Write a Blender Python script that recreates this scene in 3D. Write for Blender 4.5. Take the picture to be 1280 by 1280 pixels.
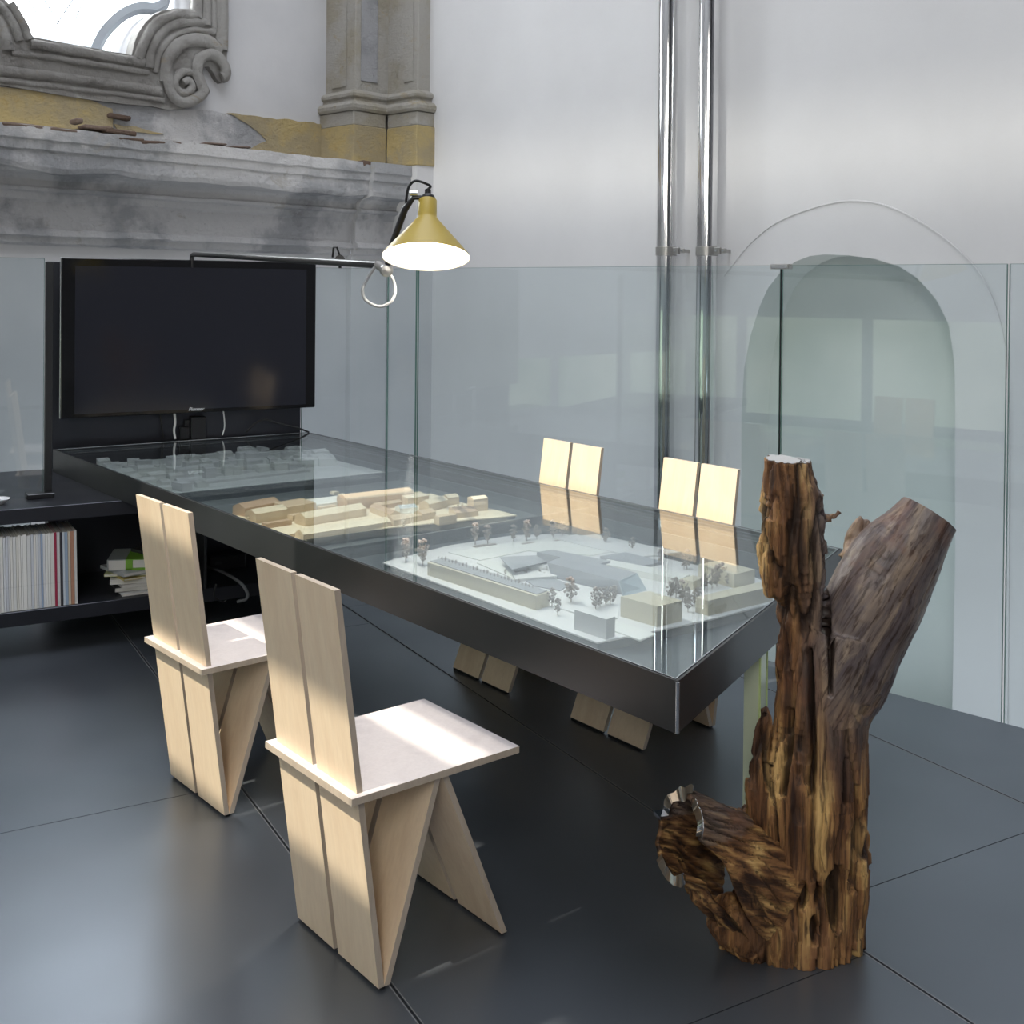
import bpy, bmesh, math, random
import numpy as np
from mathutils import Vector, Matrix, noise
R = math.radians
random.seed(7)
C = bpy.context.scene.collection
for o in list(bpy.data.objects): bpy.data.objects.remove(o)

# ------------------------------------------------------------------ camera
F_PX, CY, PITCH, ROLL, EYE = 1427.45, 371.42, .0081, .0097, 1.56
def _axes():
    fwd = Vector((0, math.cos(PITCH), -math.sin(PITCH)))
    up = Vector((0, math.sin(PITCH), math.cos(PITCH)))
    rt = Vector((1, 0, 0)); dn = -up
    c, s = math.cos(ROLL), math.sin(ROLL)
    return rt*c - dn*s, rt*s + dn*c, fwd
_r, _d, _f = _axes()
cam_data = bpy.data.cameras.new('camera'); cam = bpy.data.objects.new('camera', cam_data); C.objects.link(cam)
M = Matrix.Identity(4)
for i in range(3):
    M[i][0] = _r[i]; M[i][1] = -_d[i]; M[i][2] = -_f[i]
M[2][3] = EYE
cam.matrix_world = M
cam_data.sensor_width = 36; cam_data.lens = F_PX/1280*36
cam_data.shift_y = (CY-640)/1280; cam_data.clip_start = .05; cam_data.clip_end = 100
bpy.context.scene.camera = cam

# ------------------------------------------------------------------ exposure, world, sun
sc = bpy.context.scene
sc.view_settings.view_transform = 'Standard'; sc.view_settings.look = 'None'
sc.view_settings.gamma = 1; sc.view_settings.use_curve_mapping = False
sc.view_settings.exposure = 0.0
w = bpy.data.worlds.new('world'); sc.world = w; w.use_nodes = True
w.node_tree.nodes['Background'].inputs[0].default_value = (.86, .92, 1, 1)
w.node_tree.nodes['Background'].inputs[1].default_value = 1.1
SUN_AZ, SUN_EL = R(39.2), R(58)           # travel direction of the light on the ground, height of the sun
sd = bpy.data.lights.new('sun', 'SUN'); sd.energy = 5.8; sd.color = (1, .91, .75); sd.angle = R(.3)
so = bpy.data.objects.new('sun', sd); C.objects.link(so)
so.rotation_euler = Vector((math.cos(SUN_AZ)*math.cos(SUN_EL), math.sin(SUN_AZ)*math.cos(SUN_EL), -math.sin(SUN_EL))).to_track_quat('-Z', 'Y').to_euler()
def area(name, loc, to, sx, sy, energy, col, spread=180):
    l = bpy.data.lights.new(name, 'AREA'); l.shape = 'RECTANGLE'; l.size = sx; l.size_y = sy
    l.energy = energy; l.color = col; l.spread = R(spread)
    o = bpy.data.objects.new(name, l); C.objects.link(o); o.location = loc
    o.rotation_euler = (Vector(to)-Vector(loc)).to_track_quat('-Z', 'Y').to_euler(); return o
area('daylight_from_behind', (-2.3, -1.6, 3.6), (1.0, 5.0, 1.6), 5.5, 2.6, 560, (1, .955, .89))
area('daylight_from_above', (-.5, 3.5, 9.4), (0, 4.6, 0), 6, 6, 470, (.88, .92, 1))

_n = Vector((-.779, -.626, 0))              # unseen lamp behind an invented slit, added to draw the soft wall band
def spot(name, loc, to, energy, col, size, ang, blend=.6):
    l = bpy.data.lights.new(name, 'SPOT'); l.energy = energy; l.color = col; l.shadow_soft_size = size; l.spot_size = R(ang); l.spot_blend = blend
    o = bpy.data.objects.new(name, l); C.objects.link(o); o.location = loc; o.rotation_euler = (Vector(to)-Vector(loc)).to_track_quat('-Z', 'Y').to_euler(); return o
spot('added_streak_lamp', Vector((.3564, 2.3967, 3.0))+_n*7.0, (1.0, 7.0, 2.35), 1700, (1, .97, .88), .12, 120)
spot('added_wall_glow', (-2.4, .4, 8.8), (.1, 7.9, 3.0), 260, (.95, .97, 1), .25, 34, 1.0)  # unseen spot added to brighten the upper part of the white wall

# ------------------------------------------------------------------ measuring helpers (survey of the room)
def ray(px, py):
    v = _r*((px-640)/F_PX) + _d*((py-CY)/F_PX) + _f
    return v/v.y
EYEP = Vector((0, 0, EYE))
def onz(px, py, z=0.0):
    r = ray(px, py); return EYEP + r*((z-EYE)/r.z)
def onv(px, py, P, ang, off=0.0):
    n = Vector((-math.sin(ang), math.cos(ang), 0)); r = ray(px, py)
    k = n.dot(Vector((P[0], P[1], 0))+n*off)/n.dot(r); return EYEP + r*k
class Fr:                                   # a local frame: x along the wall, y away from the viewer, z up
    def __init__(s, P, ang):
        s.P = Vector((P[0], P[1], 0)); s.a = ang
        s.M = Matrix.Translation(s.P) @ Matrix.Rotation(ang, 4, 'Z'); s.I = s.M.inverted()
    def px(s, px, py, off=0.0):             # local coordinates of an image point on the plane y = off
        return s.I @ onv(px, py, s.P, s.a, off)
    def lz(s, px, py, z): return s.I @ onz(px, py, z)
GRID = R(29.8); TA0 = 2.2482
WALL_L = Fr((-.5927-.723*.767, 8.6+.691*.767), R(46.3))   # upper church wall, runs left from the corner
WALL_R = Fr((-.5927, 8.6), R(-43.7))         # plain white wall with the niche
PANEL = Fr((-1.852, 6.052), GRID)            # steel sheet behind the screen
SHELF = Fr((-1.682, 4.929), GRID)            # front face of the steel shelf
GLASS = Fr((1.462, 4.454), R(-43.724))       # glass balustrade on the right

# ------------------------------------------------------------------ materials
def mat(name, col=(.8, .8, .8), rough=.5, metal=0.0, spec=.5, **k):
    m = bpy.data.materials.new(name); m.use_nodes = True; b = m.node_tree.nodes['Principled BSDF']
    b.inputs['Base Color'].default_value = (*col, 1); b.inputs['Roughness'].default_value = rough
    b.inputs['Metallic'].default_value = metal; b.inputs['Specular IOR Level'].default_value = spec
    for kk, v in k.items(): b.inputs[kk.replace('_', ' ')].default_value = v
    return m
class NT:
    def __init__(s, m): s.t = m.node_tree; s.b = s.t.nodes.get('Principled BSDF')
    def n(s, typ, **k):
        x = s.t.nodes.new(typ)
        for a, v in k.items(): setattr(x, a, v)
        return x
    def l(s, a, b): s.t.links.new(a, b)
    def coords(s, scale=(1, 1, 1), kind='Object', rot=(0, 0, 0)):
        tc = s.n('ShaderNodeTexCoord'); mp = s.n('ShaderNodeMapping'); mp.inputs['Scale'].default_value = scale
        mp.inputs['Rotation'].default_value = rot
        s.l(tc.outputs[kind], mp.inputs['Vector']); return mp.outputs[0]
    def noise(s, vec, scale=5, detail=5, rough=.55, dist=0):
        x = s.n('ShaderNodeTexNoise'); x.inputs['Scale'].default_value = scale; x.inputs['Detail'].default_value = detail
        x.inputs['Roughness'].default_value = rough; x.inputs['Distortion'].default_value = dist
        s.l(vec, x.inputs['Vector']); return x.outputs['Fac']
    def ramp(s, fac, stops):
        x = s.n('ShaderNodeValToRGB'); e = x.color_ramp.elements
        while len(e) < len(stops): e.new(.5)
        for el, (p, c) in zip(e, stops):
            el.position = p; el.color = (*c, 1) if not isinstance(c, (int, float)) else (c, c, c, 1)
        s.l(fac, x.inputs[0]); return x.outputs[0]
    def mix(s, fac, a, b, typ='MIX'):
        x = s.n('ShaderNodeMix'); x.data_type = 'RGBA'; x.blend_type = typ
        if isinstance(fac, (int, float)): x.inputs[0].default_value = fac
        else: s.l(fac, x.inputs[0])
        for i, v in ((6, a), (7, b)):
            if isinstance(v, tuple): x.inputs[i].default_value = (*v, 1)
            else: s.l(v, x.inputs[i])
        return x.outputs[2]
    def bump(s, h, strength=.3, dist=.01):
        x = s.n('ShaderNodeBump'); x.inputs['Strength'].default_value = strength; x.inputs['Distance'].default_value = dist
        s.l(h, x.inputs['Height']); s.l(x.outputs[0], s.b.inputs['Normal'])
    def set(s, k, v): s.l(v, s.b.inputs[k])

def m_plaster(name, a, b, bump=.15):
    m = mat(name, a, .85, spec=.2); t = NT(m); v = t.coords()
    t.set('Base Color', t.ramp(t.noise(v, 1.3, 6), [(.35, a), (.65, b)]))
    t.bump(t.noise(v, 25, 6), bump, .006); return m
M_white = m_plaster('white_plaster', (.60, .595, .595), (.64, .635, .635))
M_whiteL = m_plaster('white_plaster_old', (.50, .50, .51), (.57, .565, .57))
M_niche = m_plaster('niche_plaster', (.50, .54, .52), (.56, .59, .57))
M_far = m_plaster('room_plaster', (.50, .50, .50), (.56, .56, .56))
def m_stucco(name, base, light, dark, warm):
    m = mat(name, base, .9, spec=.15); t = NT(m); v = t.coords(); v2 = t.coords((1, 1, 1.7))
    c = t.ramp(t.noise(v, 2.2, 8, .65), [(.30, dark), (.45, base), (.62, light), (.8, base)])
    f = t.noise(v2, 5, 10, .7, .6)
    c = t.mix(t.ramp(f, [(.44, 0.0), (.50, 1.0)]), c, base, 'MIX')
    c = t.mix(t.ramp(t.noise(v, 1.1, 6, .6), [(.47, 0.0), (.54, .85)]), c, light)
    c = t.mix(t.ramp(t.noise(v2, 3.1, 9, .75, .8), [(.60, 0.0), (.66, .55)]), c, warm)
    c = t.mix(t.ramp(t.noise(v, 34, 6, .7), [(.60, 0.0), (.72, .5)]), c, dark)
    t.set('Base Color', c); t.bump(t.noise(v, 12, 12, .78), 1.0, .045); return m
M_stucco = m_stucco('grey_stucco', (.42, .425, .44), (.68, .67, .67), (.27, .27, .275), (.44, .41, .36))
M_stuccoB = m_stucco('grey_brown_stucco', (.32, .305, .285), (.47, .455, .43), (.16, .15, .14), (.36, .30, .21))
M_ochre = m_stucco('ochre_wash', (.45, .375, .235), (.56, .44, .21), (.33, .29, .22), (.50, .34, .12))
M_pil = m_stucco('faded_yellow_stucco', (.44, .40, .32), (.50, .48, .44), (.27, .25, .21), (.46, .36, .20))
M_brick = m_stucco('old_brick', (.17, .12, .095), (.26, .20, .17), (.08, .06, .05), (.26, .13, .08))

def b_in(t, k): return t.b.inputs[k]
def m_steel(name, col, rough, bump=.05, metal=.9, sc_=1.7):
    m = mat(name, col, rough, metal, spec=.5); t = NT(m); v = t.coords()
    n1 = t.noise(v, sc_, 3, .45, 0)
    t.set('Base Color', t.ramp(n1, [(.15, tuple(c*.78 for c in col)), (.85, tuple(min(1, c*1.24) for c in col))]))
    mr = t.n('ShaderNodeMapRange'); mr.interpolation_type = 'SMOOTHERSTEP'; mr.inputs['From Min'].default_value = .2; mr.inputs['From Max'].default_value = .8
    mr.inputs['To Min'].default_value = max(0, rough-.06); mr.inputs['To Max'].default_value = rough+.08
    t.l(t.noise(v, sc_*1.2, 2, .45, 0), mr.inputs['Value']); t.l(mr.outputs[0], b_in(t, 'Roughness'))
    if bump: t.bump(t.noise(v, 9, 3), bump, .004)
    return m
M_floor = m_steel('waxed_steel_floor', (.165, .185, .215), .345, .0, .72, 1.0)
M_joint = mat('floor_joint', (.30, .31, .32), .45, .5)
M_under = mat('dark_joint_base', (.01, .01, .012), .7)  # near black slab beneath, seen in the gaps between plates
M_iron = m_steel('dark_sheet_steel', (.060, .062, .066), .36, .04, .75)
M_ironin = m_steel('grey_blue_tray_steel', (.13, .155, .175), .45, .04, .4)
M_shelf = m_steel('shelf_steel', (.055, .058, .070), .36, .04, .7)
M_edge = mat('bright_steel_edge', (.72, .75, .78), .25, 1.0)
M_pipe = m_steel('polished_stainless', (.78, .78, .78), .09, .01, 1.0)
M_clip = mat('brushed_steel_clip', (.42, .41, .39), .35, .9)
M_mirror = m_steel('mirror_polished_cut', (.82, .83, .85), .10, .02, 1.0)
M_black = mat('black_plastic', (.012, .012, .014), .35)
M_cableb = mat('black_rubber', (.012, .012, .013), .5)
M_cablew = mat('white_plastic_cable', (.62, .62, .60), .4)
M_gcable = mat('grey_plastic_cable', (.22, .23, .24), .4)

def m_glass(name, tint, refl=1.0):
    m = bpy.data.materials.new(name); m.use_nodes = True; t = m.node_tree; t.nodes.clear()
    o = t.nodes.new('ShaderNodeOutputMaterial'); mx = t.nodes.new('ShaderNodeMixShader')
    tr = t.nodes.new('ShaderNodeBsdfTransparent'); gl = t.nodes.new('ShaderNodeBsdfGlossy'); lw = t.nodes.new('ShaderNodeLayerWeight')
    lw.inputs[0].default_value = .5                     # facing = 1 - cos(angle), the same on both sides of the sheet
    pw = t.nodes.new('ShaderNodeMath'); pw.operation = 'POWER'; pw.inputs[1].default_value = 5
    ma = t.nodes.new('ShaderNodeMath'); ma.operation = 'MULTIPLY_ADD'; ma.inputs[1].default_value = .95; ma.inputs[2].default_value = .042
    tr.inputs[0].default_value = (*tint, 1); gl.inputs['Roughness'].default_value = 0.0
    gl.inputs[0].default_value = (refl, refl, refl, 1)
    t.links.new(lw.outputs['Facing'], pw.inputs[0]); t.links.new(pw.outputs[0], ma.inputs[0])
    t.links.new(ma.outputs[0], mx.inputs[0]); t.links.new(tr.outputs[0], mx.inputs[1]); t.links.new(gl.outputs[0], mx.inputs[2])
    t.links.new(mx.outputs[0], o.inputs[0]); return m
M_glass = m_glass('balustrade_glass', (.92, .957, .965))
M_tglass = m_glass('table_glass', (.93, .955, .955))
M_gedge = mat('green_glass_edge', (.10, .20, .17), .15, 0, .6)
M_fin = mat('green_glass_fin', (.60, .68, .50), .12, .2, .8)

def m_ply(name, a, b):
    m = mat(name, a, .42, spec=.4); t = NT(m); v = t.coords((1, 1, .10)); v2 = t.coords((60, 60, 2.5))
    c = t.ramp(t.noise(v, 7, 6, .55, 1.2), [(.32, a), (.5, b), (.7, a)])
    c = t.mix(t.ramp(t.noise(v2, 2, 4, .6), [(.35, .22), (.6, 0.0)]), c, tuple(x*.82 for x in a))
    t.set('Base Color', c); t.bump(t.noise(v2, 2, 4), .05, .002); return m
M_ply = m_ply('birch_plywood_face', (.74, .58, .41), (.81, .665, .485))
M_seat = m_ply('birch_plywood_seat', (.73, .62, .49), (.80, .70, .57))
def m_plyedge():
    m = mat('plywood_edge', (.45, .36, .26), .6); t = NT(m)
    return m
M_seatw = m_ply('pale_birch_seat_face', (.54, .50, .505), (.61, .57, .57))
M_plyedge = m_ply('plywood_edge', (.42, .35, .28), (.54, .46, .37))

# ------------------------------------------------------------------ mesh helpers
def mesh(name, verts, faces, m=None, parent=None, smooth=False, mats=None, fm=None):
    me = bpy.data.meshes.new(name); me.from_pydata([tuple(v) for v in verts], [], faces); me.update()
    for x in (mats or ([m] if m else [])): me.materials.append(x)
    if fm: me.polygons.foreach_set('material_index', fm)
    if smooth: me.polygons.foreach_set('use_smooth', [True]*len(me.polygons))
    o = bpy.data.objects.new(name, me); C.objects.link(o)
    if parent: o.parent = parent
    return o
class B:                                     # collects shapes for ONE mesh
    def __init__(s): s.v = []; s.f = []; s.m = []
    def add(s, vs, fs, mi=0):
        k = len(s.v); s.v += [Vector(v) for v in vs]; s.f += [tuple(i+k for i in f) for f in fs]; s.m += [mi]*len(fs); return s
    def box(s, a, b, mi=0, M=None, ch=0.0):
        x0, y0, z0 = a; x1, y1, z1 = b
        if ch:
            bm = bmesh.new(); bmesh.ops.create_cube(bm, size=1)
            for v in bm.verts: v.co = Vector(((x0+x1)/2+v.co.x*(x1-x0), (y0+y1)/2+v.co.y*(y1-y0), (z0+z1)/2+v.co.z*(z1-z0)))
            bmesh.ops.bevel(bm, geom=list(bm.edges), offset=ch, segments=1, affect='EDGES')
            vs = [v.co.copy() for v in bm.verts]; bm.verts.index_update(); fs = [tuple(v.index for v in f.verts) for f in bm.faces]; bm.free()
        else:
            vs = [Vector(p) for p in ((x0, y0, z0), (x1, y0, z0), (x1, y1, z0), (x0, y1, z0), (x0, y0, z1), (x1, y0, z1), (x1, y1, z1), (x0, y1, z1))]
            fs = [(0, 3, 2, 1), (4, 5, 6, 7), (0, 1, 5, 4), (1, 2, 6, 5), (2, 3, 7, 6), (3, 0, 4, 7)]
        if M: vs = [M @ v for v in vs]
        return s.add(vs, fs, mi)
    def prism(s, pts, z0, z1, mi=0, M=None):  # pts: outline in xy
        n = len(pts); vs = [Vector((p[0], p[1], z0)) for p in pts]+[Vector((p[0], p[1], z1)) for p in pts]
        if M: vs = [M @ v for v in vs]
        ar = sum(pts[i][0]*pts[(i+1) % n][1]-pts[(i+1) % n][0]*pts[i][1] for i in range(n))
        fs = [tuple(range(n))[::-1], tuple(range(n, 2*n))]+[(i, (i+1) % n, n+(i+1) % n, n+i) for i in range(n)]
        if ar < 0: fs = [f[::-1] for f in fs]
        return s.add(vs, fs, mi)
    def tube(s, pts, r, n=10, mi=0, caps=True):
        pts = [Vector(p) for p in pts]; k = len(pts); rs = r if isinstance(r, (list, tuple)) else [r]*k
        vs = []; up = None
        for i, p in enumerate(pts):
            t = (pts[min(i+1, k-1)]-pts[max(i-1, 0)]).normalized()
            if up is None:
                up = t.orthogonal().normalized()
            up = (up-t*up.dot(t)).normalized(); sd = t.cross(up)
            for j in range(n):
                a = 2*math.pi*j/n; vs.append(p+(up*math.cos(a)+sd*math.sin(a))*rs[i])
        fs = [(i*n+j, i*n+(j+1) % n, (i+1)*n+(j+1) % n, (i+1)*n+j) for i in range(k-1) for j in range(n)]
        if caps: fs += [tuple(range(n))[::-1], tuple(range((k-1)*n, k*n))]
        return s.add(vs, fs, mi)
    def lathe(s, prof, n=32, M=None, mi=0, close=False):   # prof: (r, z)
        vs = []
        for r, z in prof:
            for j in range(n):
                a = 2*math.pi*j/n; vs.append(Vector((r*math.cos(a), r*math.sin(a), z)))
        if M: vs = [M @ v for v in vs]
        k = len(prof)
        fs = [(i*n+j, i*n+(j+1) % n, (i+1)*n+(j+1) % n, (i+1)*n+j) for i in range(k-1) for j in range(n)]
        if close: fs += [tuple(range(n))[::-1], tuple(range((k-1)*n, k*n))]
        return s.add(vs, fs, mi)
    def sweep(s, prof, path, mi=0):          # prof: list of (out, z); path: list of (point, outward dir)
        k = len(prof); vs = []
        for p, d in path:
            for q in prof: vs.append(Vector(p)+Vector(d)*q[0]+Vector((0, 0, q[1])))
        fs = [(i*k+j, i*k+j+1, (i+1)*k+j+1, (i+1)*k+j) for i in range(len(path)-1) for j in range(k-1)]
        return s.add(vs, fs, mi)
    def build(s, name, m, parent=None, smooth=False, bevel=0, M=None):
        mats = m if isinstance(m, list) else [m]
        vs = [M @ v for v in s.v] if M else s.v
        o = mesh(name, vs, s.f, None, parent, smooth, mats, s.m)
        if smooth:
            bm = bmesh.new(); bm.from_mesh(o.data); bmesh.ops.recalc_face_normals(bm, faces=bm.faces); bm.to_mesh(o.data); bm.free()
            try: o.data.set_sharp_from_angle(angle=R(38))
            except Exception: pass
        return o
def tag(o, label=None, cat=None, group=None, kind=None):
    for k, v in (('label', label), ('category', cat), ('group', group), ('kind', kind)):
        if v: o[k] = v
    return o
def empty(name, loc=(0, 0, 0), rz=0.0, **k):
    o = bpy.data.objects.new(name, None); C.objects.link(o); o.location = loc; o.rotation_euler = (0, 0, rz)
    o.empty_display_size = .1; return tag(o, **k) if k else o
def frame_empty(name, fr, **k): return empty(name, (fr.P.x, fr.P.y, 0), fr.a, **k)
def struct(o, label=None): o['kind'] = 'structure'; 
def structure(o, label=None):
    o['kind'] = 'structure'
    if label: o['label'] = label
    return o
def copy_tree(o, parent=None):
    c = o.copy(); C.objects.link(c)
    if parent: c.parent = parent
    for ch in list(o.children): copy_tree(ch, c)
    return c
def bez(pts, n=8):                           # smooth curve through points (Catmull-Rom)
    P = [Vector(p) for p in pts]; P = [P[0]*2-P[1]]+P+[P[-1]*2-P[-2]]; out = []
    for i in range(1, len(P)-2):
        for j in range(n):
            t = j/n; a, b, c, d = P[i-1], P[i], P[i+1], P[i+2]
            out.append(.5*((2*b)+(c-a)*t+(2*a-5*b+4*c-d)*t*t+(3*b-3*c+d-a)*t**3))
    out.append(P[-2]); return out

# ------------------------------------------------------------------ the setting
# floor: waxed steel plates 1.03 m wide laid on the grid, ending at the balustrade
GX = Vector((math.cos(GRID), math.sin(GRID), 0)); GY = Vector((-math.sin(GRID), math.cos(GRID), 0))
def clip_poly(poly, p, n):                   # keep the side where (q-p).n <= 0
    out = []
    for i in range(len(poly)):
        a, b = poly[i], poly[(i+1) % len(poly)]; da, db = (a-p).dot(n), (b-p).dot(n)
        if da <= 0: out.append(a)
        if da*db < 0: out.append(a+(b-a)*(da/(da-db)))
    return out
gn = Vector((-math.sin(GLASS.a), math.cos(GLASS.a), 0))
def floor_clip(poly, pad=0.0):
    poly = clip_poly(poly, GLASS.P-gn*pad, gn)
    poly = clip_poly(poly, GY*(6.22-pad), GY)
    return poly
def poly_rect(x0, x1, y0, y1): return [GX*a+GY*b for a, b in ((x0, y0), (x1, y0), (x1, y1), (x0, y1))]
b = B(); base = floor_clip(poly_rect(-6.5, 7, -5, 7))
b.prism([(p.x, p.y) for p in base], -.30, -.0045)
floor = structure(b.build('floor', M_under), 'floor of dark waxed steel plates with pale worn seams')
cuts = {-5: [2.2], -4: [.9], -3: [3.3], -2: [.4, 4.1], -1: [2.0], 0: [.51, 3.51], 1: [1.9, 4.9], 2: [-.9, 2.11, 5.2], 3: [3.9], 4: [1.2], 5: [2.4]}
for k, ys in cuts.items():
    ed = [-4.5]+ys+[7]
    for y0, y1 in zip(ed[:-1], ed[1:]):
        x0 = .012+1.0285*k
        pl = floor_clip(poly_rect(x0+.0028, x0+1.0285-.0028, y0+.0016, y1-.0016), .004)
        if k < 1: pl = clip_poly(pl, GY*(5.62 if k < -1 else 9), GY)
        if len(pl) < 3: continue
        B().prism([(p.x, p.y) for p in pl], -.0045, 0).build('steel_plate', M_floor, floor)
    for y in ys:                             # weld bead along the butt joint, pale and worn
        pass
for k in range(-1, 5):                       # worn bright lips on both sides of each long seam
    x0 = .012+1.0285*k
    for dx, wd in ((-.0062, .0026), (.0040, .0018)):
        pl = floor_clip(poly_rect(x0+dx, x0+dx+wd, -4, 6.2), .006)
        B().prism([(p.x, p.y) for p in pl], -.003, .0006).build('worn_seam', M_joint, floor)

# right wall with the niche, and the old wall on the left
def wall_with_hole(name, fr, x0, x1, z0, z1, hole, m, th=.35, m_in=None, y=0.0, closed_back=None):
    bm = bmesh.new()
    vo = [bm.verts.new((a, y, c)) for a, c in ((x0, z0), (x1, z0), (x1, z1), (x0, z1))]
    vh = [bm.verts.new((a, y, c)) for a, c in hole]
    es = [bm.edges.new((vo[i], vo[(i+1) % 4])) for i in range(4)]+[bm.edges.new((vh[i], vh[(i+1) % len(vh)])) for i in range(len(vh))]
    bmesh.ops.triangle_fill(bm, use_beauty=True, use_dissolve=False, edges=es)
    for f in bm.faces: f.material_index = 0
    for f in bm.faces:
        f.normal_update()
        if f.normal.y > 0: f.normal_flip()
    vb = [bm.verts.new((a, y+th, c)) for a, c in hole]; n = len(hole)
    for i in range(n):
        f = bm.faces.new((vh[i], vh[(i+1) % n], vb[(i+1) % n], vb[i])); f.material_index = 1; f.smooth = True
    if closed_back: 
        f = bm.faces.new(vb); f.material_index = 1
    # back and sides so that the wall has thickness
    B0 = [bm.verts.new((a, y+th+.02, c)) for a, c in ((x0, z0), (x1, z0), (x1, z1), (x0, z1))]
    if closed_back: bm.faces.new(B0)
    for i in range(4): bm.faces.new((vo[(i+1) % 4], vo[i], B0[i], B0[(i+1) % 4]))
    me = bpy.data.meshes.new(name); bm.to_mesh(me); bm.free()
    me.materials.append(m); me.materials.append(m_in or m)
    o = bpy.data.objects.new(name, me); C.objects.link(o); o.matrix_world = fr.M; return o
niche_px = [(1190, 905), (1194, 700), (1194, 500), (1193, 453), (1186, 406), (1171, 375), (1147, 348), (1124, 333), (1095, 324), (1061, 319), (1030, 318), (1012, 320),
            (994, 327), (975, 341), (960, 360), (950, 382), (938, 420), (930, 461), (927, 520), (926, 700), (926, 905)]
nl = []
for i, p in enumerate(niche_px):
    q = WALL_R.px(*p); nl.append((q.x, q.z))
wall_right = structure(wall_with_hole('wall_right', WALL_R, -.7, 9.5, -2.6, 9.8, nl, M_white, .30, M_niche, closed_back=True), 'tall plain white plastered wall with an arched niche')
# raised line of the old arch around the niche
arch_px = [(905, 345), (915, 332), (935, 307), (960, 285), (979, 274), (999, 265.6), (1030, 256), (1065, 251), (1104, 256), (1143, 273), (1182, 299), (1213.6, 328), (1232, 355), (1245, 385), (1254.6, 422), (1259, 460), (1261, 520), (1261, 700), (1259, 905)]
pts = [WALL_R.px(*p) for p in arch_px]
pts = bez([(p.x, -.001, p.z) for p in pts], 5)
b = B()
path = []
for i, p in enumerate(pts):
    t = (pts[min(i+1, len(pts)-1)]-pts[max(i-1, 0)]).normalized(); n = Vector((-t.z, 0, t.x)); path.append((p, n))
vs = []
for p, n in path: vs += [p+n*.005, p+n*.003+Vector((0, -.006, 0)), p-n*.003+Vector((0, -.006, 0)), p-n*.005]
fs = [(i*4+j, i*4+j+1, i*4+j+5, i*4+j+4) for i in range(len(path)-1) for j in range(3)]
b.add(vs, fs); o = b.build('trim_3', M_white); o.matrix_world = WALL_R.M; structure(o, 'thin raised plaster arch line around the niche')

# window in the left wall (baroque opening with concave corners)
WZ = lambda px, py, off=0.0: WALL_L.px(px, py, off)
def arc_px(c, r, a0, a1, n):
    return [(c[0]+r*math.cos(R(a0+(a1-a0)*i/n)), c[1]+r*math.sin(R(a0+(a1-a0)*i/n))) for i in range(n+1)]
open_px = [(33, 47), (161, 70)]+[(164, 56), (169, 44), (177, 32), (187, 22), (199, 15.5), (213, 13), (236, 14), (238, -130), (-30, -150), (-34, -20), (-8, -8), (6, 4), (18, 17), (27, 32)]
hole = [(WZ(*p).x, WZ(*p).z) for p in open_px]
wall_left = structure(wall_with_hole('wall_left', WALL_L, -9.5, .6, 2.2, 9.8, hole, M_whiteL, .35, M_whiteL), 'old church wall of grey white plaster above the cornice')
ENT = -.38                                  # lower wall stands this much in front of the upper one
b = B().box((-9.5, ENT, -2.6), (-.51, 0.34, 2.30)); o = b.build('trim_4', M_whiteL); o.matrix_world = WALL_L.M
structure(o, 'smooth white lower part of the old church wall')
# glazing and window frame
wf = structure(empty('window_1', (WALL_L.P.x, WALL_L.P.y, 0), WALL_L.a), 'bright baroque church window with concave corners')
cx = sum(h[0] for h in hole)/len(hole)
M_sky = bpy.data.materials.new('bright_overcast_window'); M_sky.use_nodes = True
nt = M_sky.node_tree; nt.nodes.clear(); e = nt.nodes.new('ShaderNodeEmission'); oo = nt.nodes.new('ShaderNodeOutputMaterial')
e.inputs[0].default_value = (.90, .96, 1, 1); e.inputs[1].default_value = 19.0; nt.links.new(e.outputs[0], oo.inputs[0])
hx0, hx1 = min(h[0] for h in hole)-.1, max(h[0] for h in hole)+.1; hz0, hz1 = min(h[1] for h in hole)-.1, max(h[1] for h in hole)+.1
B().box((hx0, .30, hz0), (hx1, .33, hz1)).build('window_pane', M_sky, wf)
M_wf = mat('grey_window_metal', (.34, .37, .40), .5, .2)
in_px = [(36, 46), (133, 62), (138, 50), (145, 37), (155, 25), (166, 15), (178, 8), (192, 4), (215, 3), (224, -20), (224, -140)]
def off_path(pxs, off, sm=6):
    P = [WZ(x, y) for x, y in pxs]; return bez([(p.x, off, p.z) for p in P], sm)
b = B(); b.tube(off_path(in_px[:2], .2, 2), .055, 6); b.tube(off_path(in_px[1:], .2, 4), .05, 6); b.build('window_frame', M_wf, wf, True)
b = B(); lx = [(60, -40, 100, 26), (128, -30, 92, 26), (150, -60, 118, 16), (40, -40, 70, 10)]
for x0, y0, x1, y1 in lx:
    b.tube([WZ(x0, y0)+Vector((0, .27, 0)), WZ(x1, y1)+Vector((0, .27, 0))], .006, 5)
b.build('lead_came', M_wf, wf)

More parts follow.
